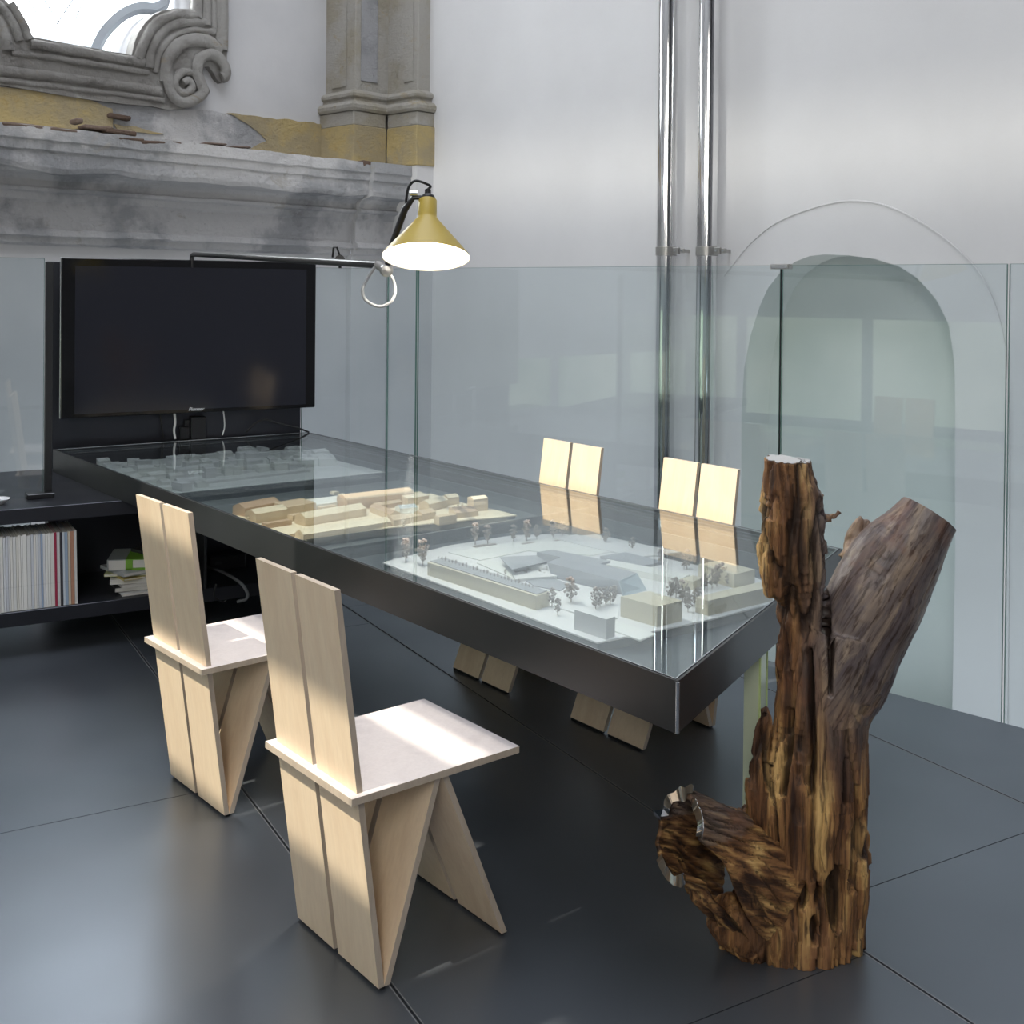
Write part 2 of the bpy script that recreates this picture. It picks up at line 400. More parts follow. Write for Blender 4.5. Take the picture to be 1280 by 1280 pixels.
# stone surround of the window
ws = frame_empty('trim_2', WALL_L); structure(ws, 'weathered grey brown stucco surround of the church window with a scroll')
out_px = [(-60, 62), (-60, 92), (0, 108), (60, 118), (110, 126), (150, 131), (186, 134), (205, 138), (226, 137), (243, 131), (254, 122), (258, 115), (253, 104), (249, 92), (250, 85), (256, 84), (262, 92),
          (266, 100), (272, 105), (277, 101), (279, 92), (279, 60), (280, -130), (239, -130), (237, 13), (213, 12), (199, 14.5), (186, 21), (176, 31), (168, 43), (163, 56), (160, 70), (33, 47), (26, 32), (17, 17), (5, 4), (-9, -8), (-60, -12)]
b = B(); vs = [WZ(*p) for p in out_px]; n = len(vs)
V = [Vector((p.x, -.05, p.z)) for p in vs]+[Vector((p.x, .04, p.z)) for p in vs]
b.add(V, [tuple(range(n))]+[(i, n+i, n+(i+1) % n, (i+1) % n) for i in range(n)]); 
o = b.build('surround_slab', M_stuccoB, ws)
bm = bmesh.new(); bm.from_mesh(o.data); bmesh.ops.recalc_face_normals(bm, faces=bm.faces); bm.to_mesh(o.data); bm.free()
def rib(pxs, r, name, off=-.05, sm=6, m=M_stuccoB, flat=.8):
    P = off_path(pxs, off, sm); bb = B(); bb.tube(P, r, 10)
    for v in bb.v: v.y = off+(v.y-off)*flat
    rr = random.Random(len(P)); 
    for v in bb.v:
        k = noise.noise(v*9)*.010; v.y += k; v.z += noise.noise(v*11+Vector((3, 1, 7)))*.008
    return bb.build(name, m, ws, True)
for pxs, r in (([(241, -120), (241, 10), (240, 20), (214, 20), (199, 26), (187, 35), (178, 48), (172, 62), (168, 76)], .038),
               ([(253, -120), (253, 20), (250, 28), (224, 29), (208, 34), (196, 44), (187, 58), (183, 72), (182, 86)], .032),
               ([(272, -120), (272, 45), (270, 62), (250, 52), (232, 52), (216, 60), (206, 74), (203, 92), (203, 104)], .050),
               ([(262, -120), (262, 30), (258, 40), (238, 38), (220, 42), (206, 52), (196, 66), (191, 80), (189, 92)], .022)):
    rib(pxs, r, 'curved_moulding')
rib([(203, 92), (204, 108), (210, 122), (222, 129), (237, 125), (247, 117), (243, 103), (239, 90), (243, 76), (255, 70), (266, 73), (274, 84), (275, 96), (270, 99)], .040, 'scroll', -.07, 6)
rib([(232, 92), (222, 92), (213, 99), (212, 109), (219, 117), (229, 116), (233, 109), (228, 102), (222, 105)], .026, 'scroll_coil', -.08, 6)
for pxs, r in (([(33, 56), (100, 67), (175, 80)], .036), ([(10, 67), (100, 80), (181, 92)], .022), ([(-60, 82), (20, 92), (110, 103), (196, 116)], .034), ([(-60, 94), (20, 104), (110, 115), (200, 127)], .018)):
    rib(pxs, r, 'sill_moulding')
for pxs, r in (([(8, 6), (18, 20), (26, 36), (32, 50)], .03), ([(-20, -2), (0, 14), (12, 32), (20, 52)], .03), ([(-40, 4), (-16, 20), (-2, 42), (6, 64)], .04)):
    rib(pxs, r, 'curved_moulding')

# cornice: long run plus the break over the corner pilaster
def zc(y, x=160, off=ENT-.22): return WALL_L.px(x, y, off).z
cor = frame_empty('trim_1', WALL_L); structure(cor, 'broken grey stucco cornice with patches of exposed brick')
zt = zc(171)
prof = [(.0, zt+.015), (.27, zt), (.275, zc(186)), (.262, zc(188)), (.262, zc(198)), (.248, zc(200)), (.250, zc(216)), (.240, zc(222)), (.13, zc(225)), (.10, zc(231)),
        (.095, zc(238)), (.115, zc(240)), (.112, zc(244)), (.08, zc(246)), (.075, zc(254)), (.055, zc(257)), (.052, zc(288)), (.075, zc(290)), (.08, zc(297)), (.055, zc(299)), (.05, zc(306)), (0, zc(309))]
prof = [(d*1.0, z) for d, z in prof]
def dense(pr, step=.012):
    out = []
    for (a, b_), (c, d) in zip(pr[:-1], pr[1:]):
        k = max(1, int(math.hypot(c-a, d-b_)/step)); out += [(a+(c-a)*i/k, b_+(d-b_)*i/k) for i in range(k)]
    return out+[pr[-1]]
def crun(name, x0, x1, y, rough=1.0, step=.03, m=M_stucco):
    P = dense(prof); k = max(2, int((x1-x0)/step)); vs = []
    for i in range(k+1):
        x = x0+(x1-x0)*i/k
        for j, (d, z) in enumerate(P):
            q = Vector((x, y-d, z)); h = (noise.noise(q*5)*.6+noise.noise(q*17)*.35+noise.noise(q*45)*.2)
            big = max(0, noise.noise(Vector((x*1.3+4, 0, z*2.5)))-.08)*rough
            e = .020*h*rough*(.5+2*big)
            dd = d*(1-.12*big) if d > .15 else d
            lip = noise.noise(Vector((x*3, 5, 0)))*.03*rough if abs(z-prof[6][1]) < .07 and d > .2 else 0
            vs.append(Vector((x, y-dd-e, z+e*.7+lip)))
    n = len(P); fs = [(i*n+j, i*n+j+1, (i+1)*n+j+1, (i+1)*n+j) for i in range(k) for j in range(n-1)]
    fs += [tuple(range(n))[::-1], tuple(range(k*n, k*n+n))]
    return B().add(vs, fs).build(name, m, cor, False)
crun('cornice_run', -5.2, -.52, ENT)
crun('cornice_break', -.52, -.10, ENT-.05, .35)
# lower pilaster faces under the break and the neighbouring right wall pilaster
B().box((-.52, ENT-.055, -2.6), (-.18, ENT+.05, zc(306))).build('lower_pilaster', M_whiteL, cor)
# exposed bricks along the ledge
rb = random.Random(3)
def brick(x, z, lw, hh, y): 
    bb = B().box((-lw/2, -.05, -hh/2), (lw/2, .05, hh/2), ch=.008, M=Matrix.Translation((x, y, z)) @ Matrix.Rotation(rb.uniform(-.06, .06), 4, 'Y'))
    for v in bb.v: v += Vector((noise.noise(v*30)*.006, noise.noise(v*31+Vector((9, 0, 0)))*.008, noise.noise(v*29+Vector((0, 9, 0)))*.006))
    return bb.build('brick', M_brick, cor)
for px, py, lw, hh in ((22, 156, .22, .035), (50, 160, .24, .045), (78, 163, .20, .04), (122, 160, .22, .04), (150, 165, .24, .045), (163, 174, .2, .035), (190, 178, .2, .04), (215, 178, .14, .035),
                       (268, 180, .20, .02), (300, 184, .18, .02), (205, 135, .18, .05), (458, 206, .12, .09), (476, 209, .12, .09), (98, 151, .05, .05)):
    q = WALL_L.px(px, py, ENT-.25); brick(q.x, q.z, lw*.85, hh*.6, ENT-.222 if py > 150 else -.02)

# ochre plinth band above the ledge, with sound grey render between
ba = frame_empty('trim_5', WALL_L); structure(ba, 'faded ochre band between cornice and window')
def slab(name, pxs, m, off, th, parent):
    P0 = [WALL_L.px(x, y, off) for x, y in pxs]; P0 = [Vector((p.x, 0, p.z)) for p in P0]; P = []
    for i, a in enumerate(P0):                # broken plaster edge
        c = P0[(i+1) % len(P0)]; k = max(1, int((c-a).length/.035))
        for j in range(k):
            q = a.lerp(c, j/k); P.append((q.x+.010*noise.noise(q*13), q.z+.012*noise.noise(q*13+Vector((5, 5, 5)))))
    n = len(P)
    V = [Vector((x, off, z)) for x, z in P]+[Vector((x, off+th, z)) for x, z in P]
    ar = sum(P[i][0]*P[(i+1) % n][1]-P[(i+1) % n][0]*P[i][1] for i in range(n))
    fs = [tuple(range(n)), tuple(range(2*n-1, n-1, -1))]+[(i, n+i, n+(i+1) % n, (i+1) % n) for i in range(n)]
    if ar < 0: fs = [f[::-1] for f in fs]
    return B().add(V, fs).build(name, m, parent)
slab('render_band', [(-80, 96), (0, 106), (110, 124), (186, 133), (235, 136), (262, 138), (300, 146), (330, 160), (345, 190), (250, 185), (150, 175), (-80, 160)], M_stucco, -.02, .05, ba)
slab('ochre_band', [(-80, 98), (0, 109), (50, 113), (92, 115), (106, 121), (122, 129), (141, 136), (142, 163), (-80, 158)], M_ochre, -.035, .05, ba)
slab('ochre_band', [(285, 141), (345, 148), (402, 155), (402, 205), (300, 192), (334, 176), (322, 164), (305, 152)], M_ochre, -.028, .05, ba)
slab('ochre_band', [(143, 155), (170, 159), (205, 168), (150, 166)], M_ochre, -.03, .02, ba)

# corner pilasters: one on each wall, meeting in the corner
M_pilg = m_stucco('grey_pilaster_stucco', (.36, .36, .37), (.46, .46, .47), (.22, .22, .23), (.38, .35, .28))
def pilaster(name, label, fr, x0, x1, dep, left):
    r = frame_empty(name, fr); structure(r, label)
    zb = WALL_L.px(441, 205, -.42).z-.25 if left else WALL_R.px(510, 207, -.18).z; zp1 = WALL_L.px(441, 155, -.42).z; zp2 = WALL_L.px(441, 137, -.42).z; zp3 = WALL_L.px(441, 107, -.42).z
    def blk(nm, e, z0, z1, m):
        a, c = (x0-e, x1) if left else (x0, x1+e)
        return B().box((a, -dep-e, z0), (c, 0.02, z1), ch=.006).build(nm, m, r)
    blk('pedestal', .0, zb, zp1, M_ochre); blk('plinth_block', -.008, zp1, zp2, M_pil)
    steps = 9
    for i in range(steps):
        pass
    prof = [(d-.075, z) for d, z in [(.075, zp2), (.09, zp2+.02), (.092, zp2+.045), (.072, zp2+.07), (.04, zp2+.08), (.036, zp2+.10), (.055, zp2+.115), (.058, zp2+.135), (.040, zp2+.155), (.015, zp2+.165), (.0, zp2+.20)]]
    if left: path = [(Vector((x0, 0.02, 0)), Vector((-1, 0, 0))), (Vector((x0, -dep, 0)), Vector((-1, -1, 0))), (Vector((x1+.11, -dep, 0)), Vector((0, -1, 0)))]
    else: path = [(Vector((x0-.11, -dep, 0)), Vector((0, -1, 0))), (Vector((x1, -dep, 0)), Vector((1, -1, 0))), (Vector((x1, .02, 0)), Vector((1, 0, 0)))]
    o = B().sweep(prof, path).build('base_moulding', M_pil, r)
    a, c = (x0, x1) if left else (x0, x1)
    sh_ = .062; a, c = (x0+sh_, x1) if left else (x0, x1-sh_); dep -= sh_
    B().box((a-(0 if left else .07), -dep, zp2), (c+(.07 if left else 0), .02, 9.7), ch=.006).build('shaft', M_pil, r)
    B().box((a+.05 if left else a+.14, -dep-.012, zp3+.06), (c-.05, -dep, 9.7), ch=.004).build('shaft_panel', M_pilg if left else M_pil, r)
    if left: B().box((a-.012, -dep+.10, zp3+.02), (a, -.08, 9.7), ch=.004).build('side_panel', M_pil, r)
    return r
pilaster('trim_6', 'faded yellow stucco pilaster on the old wall beside the corner', WALL_L, -.50, -.18, .42, True)
pilaster('trim_7', 'faded yellow stucco pilaster on the white wall beside the corner', WALL_R, -.347, 0.0, .18, False)
B().box((-.36, -.165, -2.6), (-.012, 0.05, WALL_R.px(510, 207, -.18).z)).build('lower_shaft', M_whiteL, bpy.data.objects['trim_7'])

M_green = bpy.data.materials.new('garden_light_window'); M_green.use_nodes = True
nt = M_green.node_tree; nt.nodes.clear(); e = nt.nodes.new('ShaderNodeEmission'); oo = nt.nodes.new('ShaderNodeOutputMaterial')
e.inputs[0].default_value = (.70, .92, .62, 1); e.inputs[1].default_value = 1.3; nt.links.new(e.outputs[0], oo.inputs[0])
tc_ = nt.nodes.new('ShaderNodeTexCoord'); nz_ = nt.nodes.new('ShaderNodeTexNoise'); nz_.inputs['Scale'].default_value = .9; nz_.inputs['Detail'].default_value = 3; rp_ = nt.nodes.new('ShaderNodeValToRGB')
rp_.color_ramp.elements[0].position = .30; rp_.color_ramp.elements[0].color = (.22, .34, .20, 1); rp_.color_ramp.elements[1].position = .68; rp_.color_ramp.elements[1].color = (.92, 1, .80, 1)
nt.links.new(tc_.outputs['Object'], nz_.inputs['Vector']); nt.links.new(nz_.outputs['Fac'], rp_.inputs[0]); nt.links.new(rp_.outputs[0], e.inputs[0])
M_dim = m_plaster('dim_grey_plaster', (.16, .16, .17), (.20, .20, .21))  # for an unseen wall, added and kept dark so the television reflects little
# the rest of the room behind the viewer: the back wall, its openings cut to shape the sun patches
BW = Fr((.3564-.779*4.0, 2.3967-.626*4.0), TA0-math.pi)      # local x = -(along the table)
rise = math.tan(SUN_EL)
zz_ = lambda z: z+3.5*rise                                # height on this wall of a ray that reaches z at the near chairs
op = [(zz_(.19), zz_(.62)), (zz_(.79), zz_(1.045)), (zz_(1.075), zz_(3.75))]
OPEN = [(-1.87, -1.43, op[0]), (-.88, -.45, op[0]), (-1.87, -1.43, op[1]), (-.88, -.45, op[1]), (-.88, -.45, (zz_(1.15), zz_(1.205))),
        (-3.0, -1.66, (zz_(1.15), zz_(3.4))), (-3.0, -.98, (zz_(3.55), zz_(4.1))), (-8, 5, (2.75, 2.87))]  # bare openings fitted to the sun patches; the last slit is invented
b = B()
xs_ = sorted({-13.0, 12.0}|{q for o_ in OPEN for q in o_[:2]}); zs_ = sorted({0.0, 9.8}|{q for o_ in OPEN for q in o_[2]})
for i in range(len(xs_)-1):
    z0 = None
    for j in range(len(zs_)):
        free = j == len(zs_)-1 or any(o_[0] <= (xs_[i]+xs_[i+1])/2 <= o_[1] and o_[2][0] <= (zs_[j]+zs_[j+1])/2 <= o_[2][1] for o_ in OPEN)
        if not free and z0 is None: z0 = zs_[j]
        if free and z0 is not None: b.box((xs_[i], 0, z0), (xs_[i+1], .06, zs_[j])); z0 = None
o = b.build('wall_back', M_far); o.matrix_world = BW.M; structure(o, 'plain wall behind the viewer with bare openings cut to shape the sunlight')
b = B().box((-9, 0, 9.8), (12, 16, 10.0)); ce = b.build('ceiling', M_far); ce.matrix_world = BW.M; structure(ce, 'high plain ceiling')
a_ = WALL_R.M @ Vector((9.5, 0, 0)); c_ = BW.M @ Vector((12, 0, 0)); d_ = (c_-a_)
WF = Fr((a_.x, a_.y), math.atan2(d_.y, d_.x)); b = B().box((0, -.1, -2.6), (d_.length, 0.0, 9.8)); o = b.build('wall_front', M_dim); o.matrix_world = WF.M; structure(o, 'added dark grey wall at the right behind the viewer')
# garden windows in the lower walls, seen only as reflections in the glass
def garden_window(name, fr, x0, x1, z0, z1, y, sgn, n):
    r = structure(empty(name, (fr.P.x, fr.P.y, 0), fr.a), 'low garden window with green daylight'); wd = (x1-x0)/n
    for k in range(n):
        a, c = x0+k*wd+.05, x0+(k+1)*wd-.05
        B().box((a, min(y, y+sgn*.01), z0+.05), (c, max(y, y+sgn*.01), z1-.05)).build('pane', M_green, r)
        b = B()
        for q in ((a-.05, z0, a, z1), (c, z0, c+.05, z1), (a, z0, c, z0+.05), (a, z1-.05, c, z1)): b.box((q[0], min(y, y+sgn*.03), q[1]), (q[2], max(y, y+sgn*.03), q[3]))
        b.build('frame', M_white, r)
garden_window('window_2', WALL_L, -7.0, -3.9, .05, 1.0, ENT-.005, -1, 3)
garden_window('window_3', BW, -5.6, -1.8, .30, 1.35, .065, 1, 3)
# ------------------------------------------------------------------ glass balustrades
def glass_panel(name, label, fr, x0, x1, z0, z1, y=0.0, th=.010, group=None):
    t = frame_empty(name, fr, label=label, cat='glass panel', group=group)
    b = B(); b.add([(x0, y, z0), (x1, y, z0), (x1, y, z1), (x0, y, z1)], [(0, 1, 2, 3)])
    b.add([(x0, y+th, z0), (x1, y+th, z0), (x1, y+th, z1), (x0, y+th, z1)], [(3, 2, 1, 0)])
    b.build('pane', M_glass, t)
    e = B(); e.box((x0, y+.0005, z1-.0015), (x1, y+th-.0005, z1)); e.box((x0, y+.0005, z0), (x0+.0015, y+th-.0005, z1-.002)); e.box((x1-.0015, y+.0005, z0), (x1, y+th-.0005, z1-.002))
    e.build('polished_edge', M_gedge, t); return t
GH = 1.665
xc = GLASS.px(521, 500).x; x1 = GLASS.px(974.6, 500).x; x2 = GLASS.px(1255.5, 700).x
glass_panel('glass_balustrade', 'wide clear glass balustrade panel with the steel pipes behind it, left of the clamp', GLASS, xc, x1-.004, -.25, GH)
glass_panel('glass_balustrade', 'clear glass balustrade panel right of the clamp, in front of the arched niche', GLASS, x1+.004, x2-.004, -.25, GH)
glass_panel('glass_balustrade', 'clear glass balustrade panel at the right edge of the picture', GLASS, x2+.004, x2+1.9, -.25, GH)
pc = GLASS.M @ Vector((xc, 0, 0)); CH = Fr((pc.x, pc.y), R(119.8))
Lc = (GY.dot(Vector((PANEL.P.x, PANEL.P.y, 0)))-GY.dot(pc))
glass_panel('glass_balustrade', 'narrow glass return panel in the corner behind the yellow lamp', CH, .004, Lc, -.25, GH)
pk = CH.M @ Vector((Lc, 0, 0)); xk = (PANEL.I @ pk).x; xp = PANEL.px(375, 600).x
glass_panel('glass_balustrade', 'glass panel between the steel screen wall and the corner', PANEL, xp+.006, xk-.004, -.25, GH)
# clamps on the upper edge
cl = frame_empty('glass_clamp', GLASS, label='small brushed steel clamp bridging the glass joint above the niche', cat='clamp')
B().box((x1-.047, -.012, GH-.016), (x1+.042, .022, GH+.006), ch=.002).build('clamp_body', M_clip, cl)
B().box((x1-.040, -.0135, GH-.012), (x1+.035, -.011, GH+.001), ch=.001).build('cover_plate', M_mirror, cl)
B().tube([GLASS.I @ (GLASS.M @ Vector((x1, .004, -.2))), (x1, .004, GH-.016)], .0042, 6).build('seal', M_black, cl)

# ------------------------------------------------------------------ stainless pipes on the wall
def pipe(label, px0, px1, loc_y=-.13):
    x = (WALL_R.px(px0, 150, loc_y).x+WALL_R.px(px1, 150, loc_y).x)/2; r = .0605
    t = frame_empty('steel_pipe', WALL_R, label=label, cat='pipe', group=None)
    M2 = Matrix.Translation((x, loc_y, 0))
    z3 = WALL_R.px(px1, 313, loc_y).z
    B().lathe([(r, -2.5), (r, z3-.03), (r, 7.0)], 40, M2, close=True).build('tube', M_pipe, t, True)
    B().lathe([(r, z3-.032), (r+.004, z3-.03), (r+.004, z3+.022), (r, z3+.024)], 40, M2).build('coupling_band', M_clip, t, True)
    q = B(); q.box((x+r-.004, loc_y-.02, z3-.022), (x+r+.042, loc_y+.005, z3+.018), ch=.003); q.box((x+r+.047, loc_y-.012, z3-.018), (x+r+.080, loc_y+.0, z3+.012), ch=.003)
    q.box((x+r+.01, loc_y, z3-.012), (x+r+.025, -.005, z3+.008)); q.build('wall_bracket', M_clip, t)
    B().tube([(x+r+.018, loc_y-.026, z3-.002), (x+r+.018, loc_y-.018, z3-.002)], .007, 8).build('bolt', M_edge, t); B().tube([(x+r+.063, loc_y-.018, z3-.002), (x+r+.063, loc_y-.010, z3-.002)], .006, 8).build('bolt', M_edge, t)
    return t
pipe('polished stainless steel pipe, the left one of the pair on the white wall', 822.5, 846.5)
pipe('polished stainless steel pipe, the right one of the pair on the white wall', 872.5, 898)

# ------------------------------------------------------------------ steel screen wall, shelf, glass on the shelf
sw = frame_empty('screen_wall', PANEL, label='upright dark sheet steel wall panel behind the television', cat='panel')
xl = PANEL.px(58, 500).x
B().box((xl, 0, 0), (xp, .03, GH+.006), ch=.002).build('steel_sheet', M_shelf, sw)
B().box((xl, -.004, .80), (xl+.03, 0, GH), ch=.001).build('edge_strip', M_iron, sw)
zs, zl = .624, .196
xe = 1.62                                                  # right end, hidden under the table
xe2 = SHELF.px(330, 700).x+.33
sh = frame_empty('steel_shelf', SHELF, label='long low black steel shelf unit with two boards running under the table', cat='shelf')
xq = SHELF.px(174, 634).x
B().box((-2.6, 0, zs-.062), (xq+.3, 1.04, zs), ch=.002).build('top_board', M_shelf, sh)
B().box((-2.6, 0, zl-.060), (xe2, .62, zl), ch=.002).build('lower_board', M_shelf, sh)
B().box((SHELF.px(66, 700).x+.05, .55, zl), (xe2, .57, zs-.062)).build('back_sheet', M_shelf, sh)
xv = SHELF.px(256, 700).x
B().box((xv, .01, zl), (xv+.012, .55, zs+.0), ch=.001).build('divider', M_iron, sh)
B().box((xe2-.012, 0, 0), (xe2, .6, zl-.06)).build('support', M_shelf, sh)
B().box((-.9, .35, 0), (-.88, .60, zl-.06)).build('support', M_shelf, sh)
# glass screen standing on the shelf at the far left with its post
yg = SHELF.lz(40, 622, zs).y
gp = SHELF.px(56, 500, yg).x
glass_panel('glass_screen', 'tall glass screen standing on the left end of the black shelf', SHELF, -2.5, gp-.004, zs, GH+.005, yg)
glass_panel('glass_screen', 'glass pane below the shelf board at the far left', SHELF, -2.5, gp-.004, 0, zs-.064, .64)
po = frame_empty('glass_post', SHELF, label='slim dark steel post with a small foot holding the glass screen on the shelf', cat='post')
B().box((gp, yg-.012, zs), (gp+.030, yg+.02, GH-.01), ch=.002).build('upright', M_iron, po)
B().box((gp-.075, yg-.05, zs), (gp+.036, yg+.035, zs+.022), ch=.003).build('foot', M_iron, po)
B().box((gp+.02, .27, zl+.0), (gp+.05, .30, zs-.064), ch=.002).build('lower_upright', M_iron, po)
# small white dish
d0 = SHELF.lz(2, 631, zs)
ds = empty('dish', SHELF.M @ Vector((d0.x-.01, d0.y+.03, zs)), 0, label='small white porcelain dish on the shelf in front of the glass', cat='dish')
B().lathe([(.0, .004), (.022, .003), (.024, 0), (.026, .003), (.043, .014), (.048, .022), (.046, .023), (.040, .015), (.022, .008), (0, .007)], 28).build('bowl', mat('white_porcelain', (.75, .76, .78), .2), ds, True)
B().lathe([(.0, .009), (.015, .011), (.012, .016), (0, .018)], 14).build('content', mat('grey_paper_clips', (.3, .3, .32), .4, .6), ds, True)

# magazines standing on the lower shelf
pal = [(.78, .79, .80), (.85, .85, .82), (.70, .72, .75), (.84, .83, .79), (.75, .76, .75), (.88, .88, .86), (.64, .67, .72), (.80, .79, .73)]
M_pages = mat('paper_page_block', (.62, .61, .57), .8)
mags = {}
def pmat(c):
    if c not in mags:
        m = mat('printed_cover', c, .35, spec=.5); t = NT(m); v = t.coords((30, 30, 1.6), rot=(0, 0, 0))
        x = t.ramp(t.noise(t.coords((1, 1, 14)), 6, 3, .7), [(.60, c), (.66, tuple(q*.45 for q in c)), (.70, c)])
        t.set('Base Color', x); mags[c] = m
    return mags[c]
rm = random.Random(11)
xr = SHELF.px(98, 740).x; zt_m = SHELF.px(92, 662, .03).z
x = xr; i = 0
special = {0: (.66, .66, .64), 1: (.45, .24, .16), 2: (.66, .58, .46), 3: (.35, .45, .58), 4: (.62, .68, .74), 5: (.05, .05, .06), 6: (.66, .66, .66), 7: (.42, .04, .09), 8: (.75, .74, .70), 12: (.36, .46, .62)}
spine_lab = {0: 'white', 1: 'rust brown', 2: 'beige', 3: 'blue', 4: 'pale blue', 5: 'black', 6: 'grey', 7: 'dark red', 8: 'cream', 12: 'blue lined'}
MH = zt_m-zl
ORD = 'first second third fourth fifth sixth seventh eighth ninth tenth eleventh twelfth thirteenth fourteenth fifteenth sixteenth seventeenth eighteenth nineteenth twentieth'.split()
def ordn(k):
    if k < 20: return ORD[k]
    tn = {2: 'twenty', 3: 'thirty', 4: 'forty', 5: 'fifty', 6: 'sixty'}[(k+1)//10]; return tn.replace('y', 'ieth') if (k+1) % 10 == 0 else tn+' '+ORD[(k+1) % 10-1]
while x > SHELF.px(0, 720).x-.03:
    tk = rm.uniform(.0075, .016) if i not in (7, 5) else .010
    c = special.get(i, rm.choice(pal)); hh = MH-rm.uniform(0, .006); dp = .232+rm.uniform(-.004, .004); y0 = .012+rm.uniform(0, .004)
    lean = .024
    o = empty('magazine', SHELF.M @ Vector((x-tk, y0, zl+.001)), SHELF.a)
    if i in special: tag(o, '%s spined magazine standing near the right end of the row on the lower shelf' % spine_lab[i], 'magazine', 'magazines standing in a row')
    else: tag(o, 'pale spined magazine, %s from the right end of the row on the lower shelf' % ordn(i), 'magazine', 'magazines standing in a row')
    S = Matrix.Identity(4); S[0][2] = -lean
    b = B().box((.0006, 0, 0), (tk-.0006, .0012, hh), M=S)
    b.box((.0004, .0, 0), (.0012, dp, hh), M=S).box((tk-.0012, 0, 0), (tk-.0004, dp, hh), M=S); b.build('cover', pmat(c), o)
    B().box((.0012, .0012, .002), (tk-.0012, dp-.002, hh-.002), M=S).build('pages', M_pages, o)
    x -= tk; i += 1

# pile of magazines and books lying on the lower shelf
st = SHELF.px(150, 748); px0 = SHELF.px(139, 748).x
def lying(z, wd, dp, tk, rot, col, name, label, dx=0, dy=0, pages=True):
    o = empty(name, SHELF.M @ Vector((px0+.20+dx, .17+dy, z)), SHELF.a+rot, label=label, cat='book' if name == 'book' else 'magazine')
    b = B().box((-wd/2, -dp/2, 0), (wd/2, dp/2, .0012)).box((-wd/2, -dp/2, tk-.0012), (wd/2, dp/2, tk)).box((-wd/2, -dp/2, .0012), (-wd/2+.0012, dp/2, tk-.0012))
    b.build('cover', pmat(col), o)
    B().box((-wd/2+.0012, -dp/2+.003, .0012), (wd/2-.002, dp/2-.002, tk-.0012)).build('pages', M_pages, o)
    return z+tk
z = zl+.001
for tk, rot, col, nm, lb, dx, dy in (
    (.010, .03, (.68, .68, .68), 'magazine', 'white magazine at the very bottom of the lying pile', .0, -.02),
    (.020, -.10, (.04, .04, .045), 'book', 'thick black book second from the bottom of the pile', -.01, .0),
    (.014, .05, (.62, .61, .58), 'magazine', 'pale grey magazine lying above the black book', .0, .0),
    (.020, -.22, (.74, .74, .72), 'magazine', 'thick white catalogue in the middle of the pile', -.02, -.01),
    (.009, .16, (.62, .50, .14), 'magazine', 'yellow edged magazine above the thick white catalogue', -.01, .0),
    (.012, -.35, (.60, .62, .28), 'magazine', 'magazine with a lime yellow cover fanned out in the pile', -.03, .0),
    (.014, .28, (.42, .43, .44), 'magazine', 'grey magazine with curled corners under the green book', -.03, .0)):
    z = lying(z+.0004, .30, .22, tk, rot, col, nm, lb, dx, dy)
gb = empty('book', SHELF.M @ Vector((px0+.19, .16, z+.0004)), SHELF.a-.32, label='thick book with a green band and pale pages on top of the pile', cat='book')
M_green_c = mat('leaf_green_cover', (.16, .36, .03), .4); M_greyc = mat('grey_green_cover', (.30, .33, .32), .5)
B().box((-.16, -.11, 0), (.16, .11, .003)).box((-.16, -.11, .045), (-.02, .11, .048)).box((-.163, -.11, 0), (-.158, .11, .048)).build('cover', M_greyc, gb)
B().box((-.085, -.1105, -.0), (.16, -.1075, .010)).box((-.085, -.1105, .0), (-.055, .1105, .0485)).box((-.055, -.1105, .0450), (.16, .1105, .0482)).build('green_band', M_green_c, gb)
B().box((-.157, -.107, .003), (.157, .107, .045)).build('pages', M_pages, gb)
zz = z+.0494
bb_ = empty('book', SHELF.M @ Vector((px0+.25, .20, zz)), SHELF.a+.45, label='small black notebook lying on top of the green banded book', cat='book')
B().box((-.10, -.075, 0), (.10, .075, .002)).box((-.10, -.075, .012), (.10, .075, .014)).box((-.101, -.075, 0), (-.098, .075, .014)).build('cover', mat('black_cloth_cover', (.02, .02, .022), .5), bb_)
B().box((-.098, -.073, .002), (.096, .073, .012)).build('pages', M_pages, bb_)

# cables and a small power box under the table on the lower shelf
def cable(name, label, pts, r, m, cat='cable', sm=8, group=None):
    P = bez(pts, sm); o = B().tube(P, r, 8).build(name, m, None, True); return tag(o, label, cat, group)
def S_(px, py, y, z=None):
    return SHELF.M @ SHELF.px(px, py, y)
cable('cable', 'grey cable looping over the lower shelf under the table', [S_(258, 708, .30), S_(280, 716, .14), S_(300, 728, .0), S_(309, 741, -.03), S_(307, 749, -.03), S_(296, 752, -.025)], .0075, M_gcable)
cable('cable', 'thin black cable hanging below the shelf edge under the table', [S_(270, 730, -.02), S_(268, 745, -.03), S_(278, 752, -.02), S_(283, 750, -.02)], .004, M_cableb)
pb = empty('power_box', SHELF.M @ Vector((SHELF.px(285, 700, .3).x, .36, zl)), SHELF.a, label='black power adapter box on the shelf under the table', cat='adapter')
B().box((-.09, -.06, 0), (.09, .06, .07), ch=.006).build('housing', M_black, pb); B().box((-.06, -.061, .03), (-.03, -.0595, .04)).build('socket', M_iron, pb)

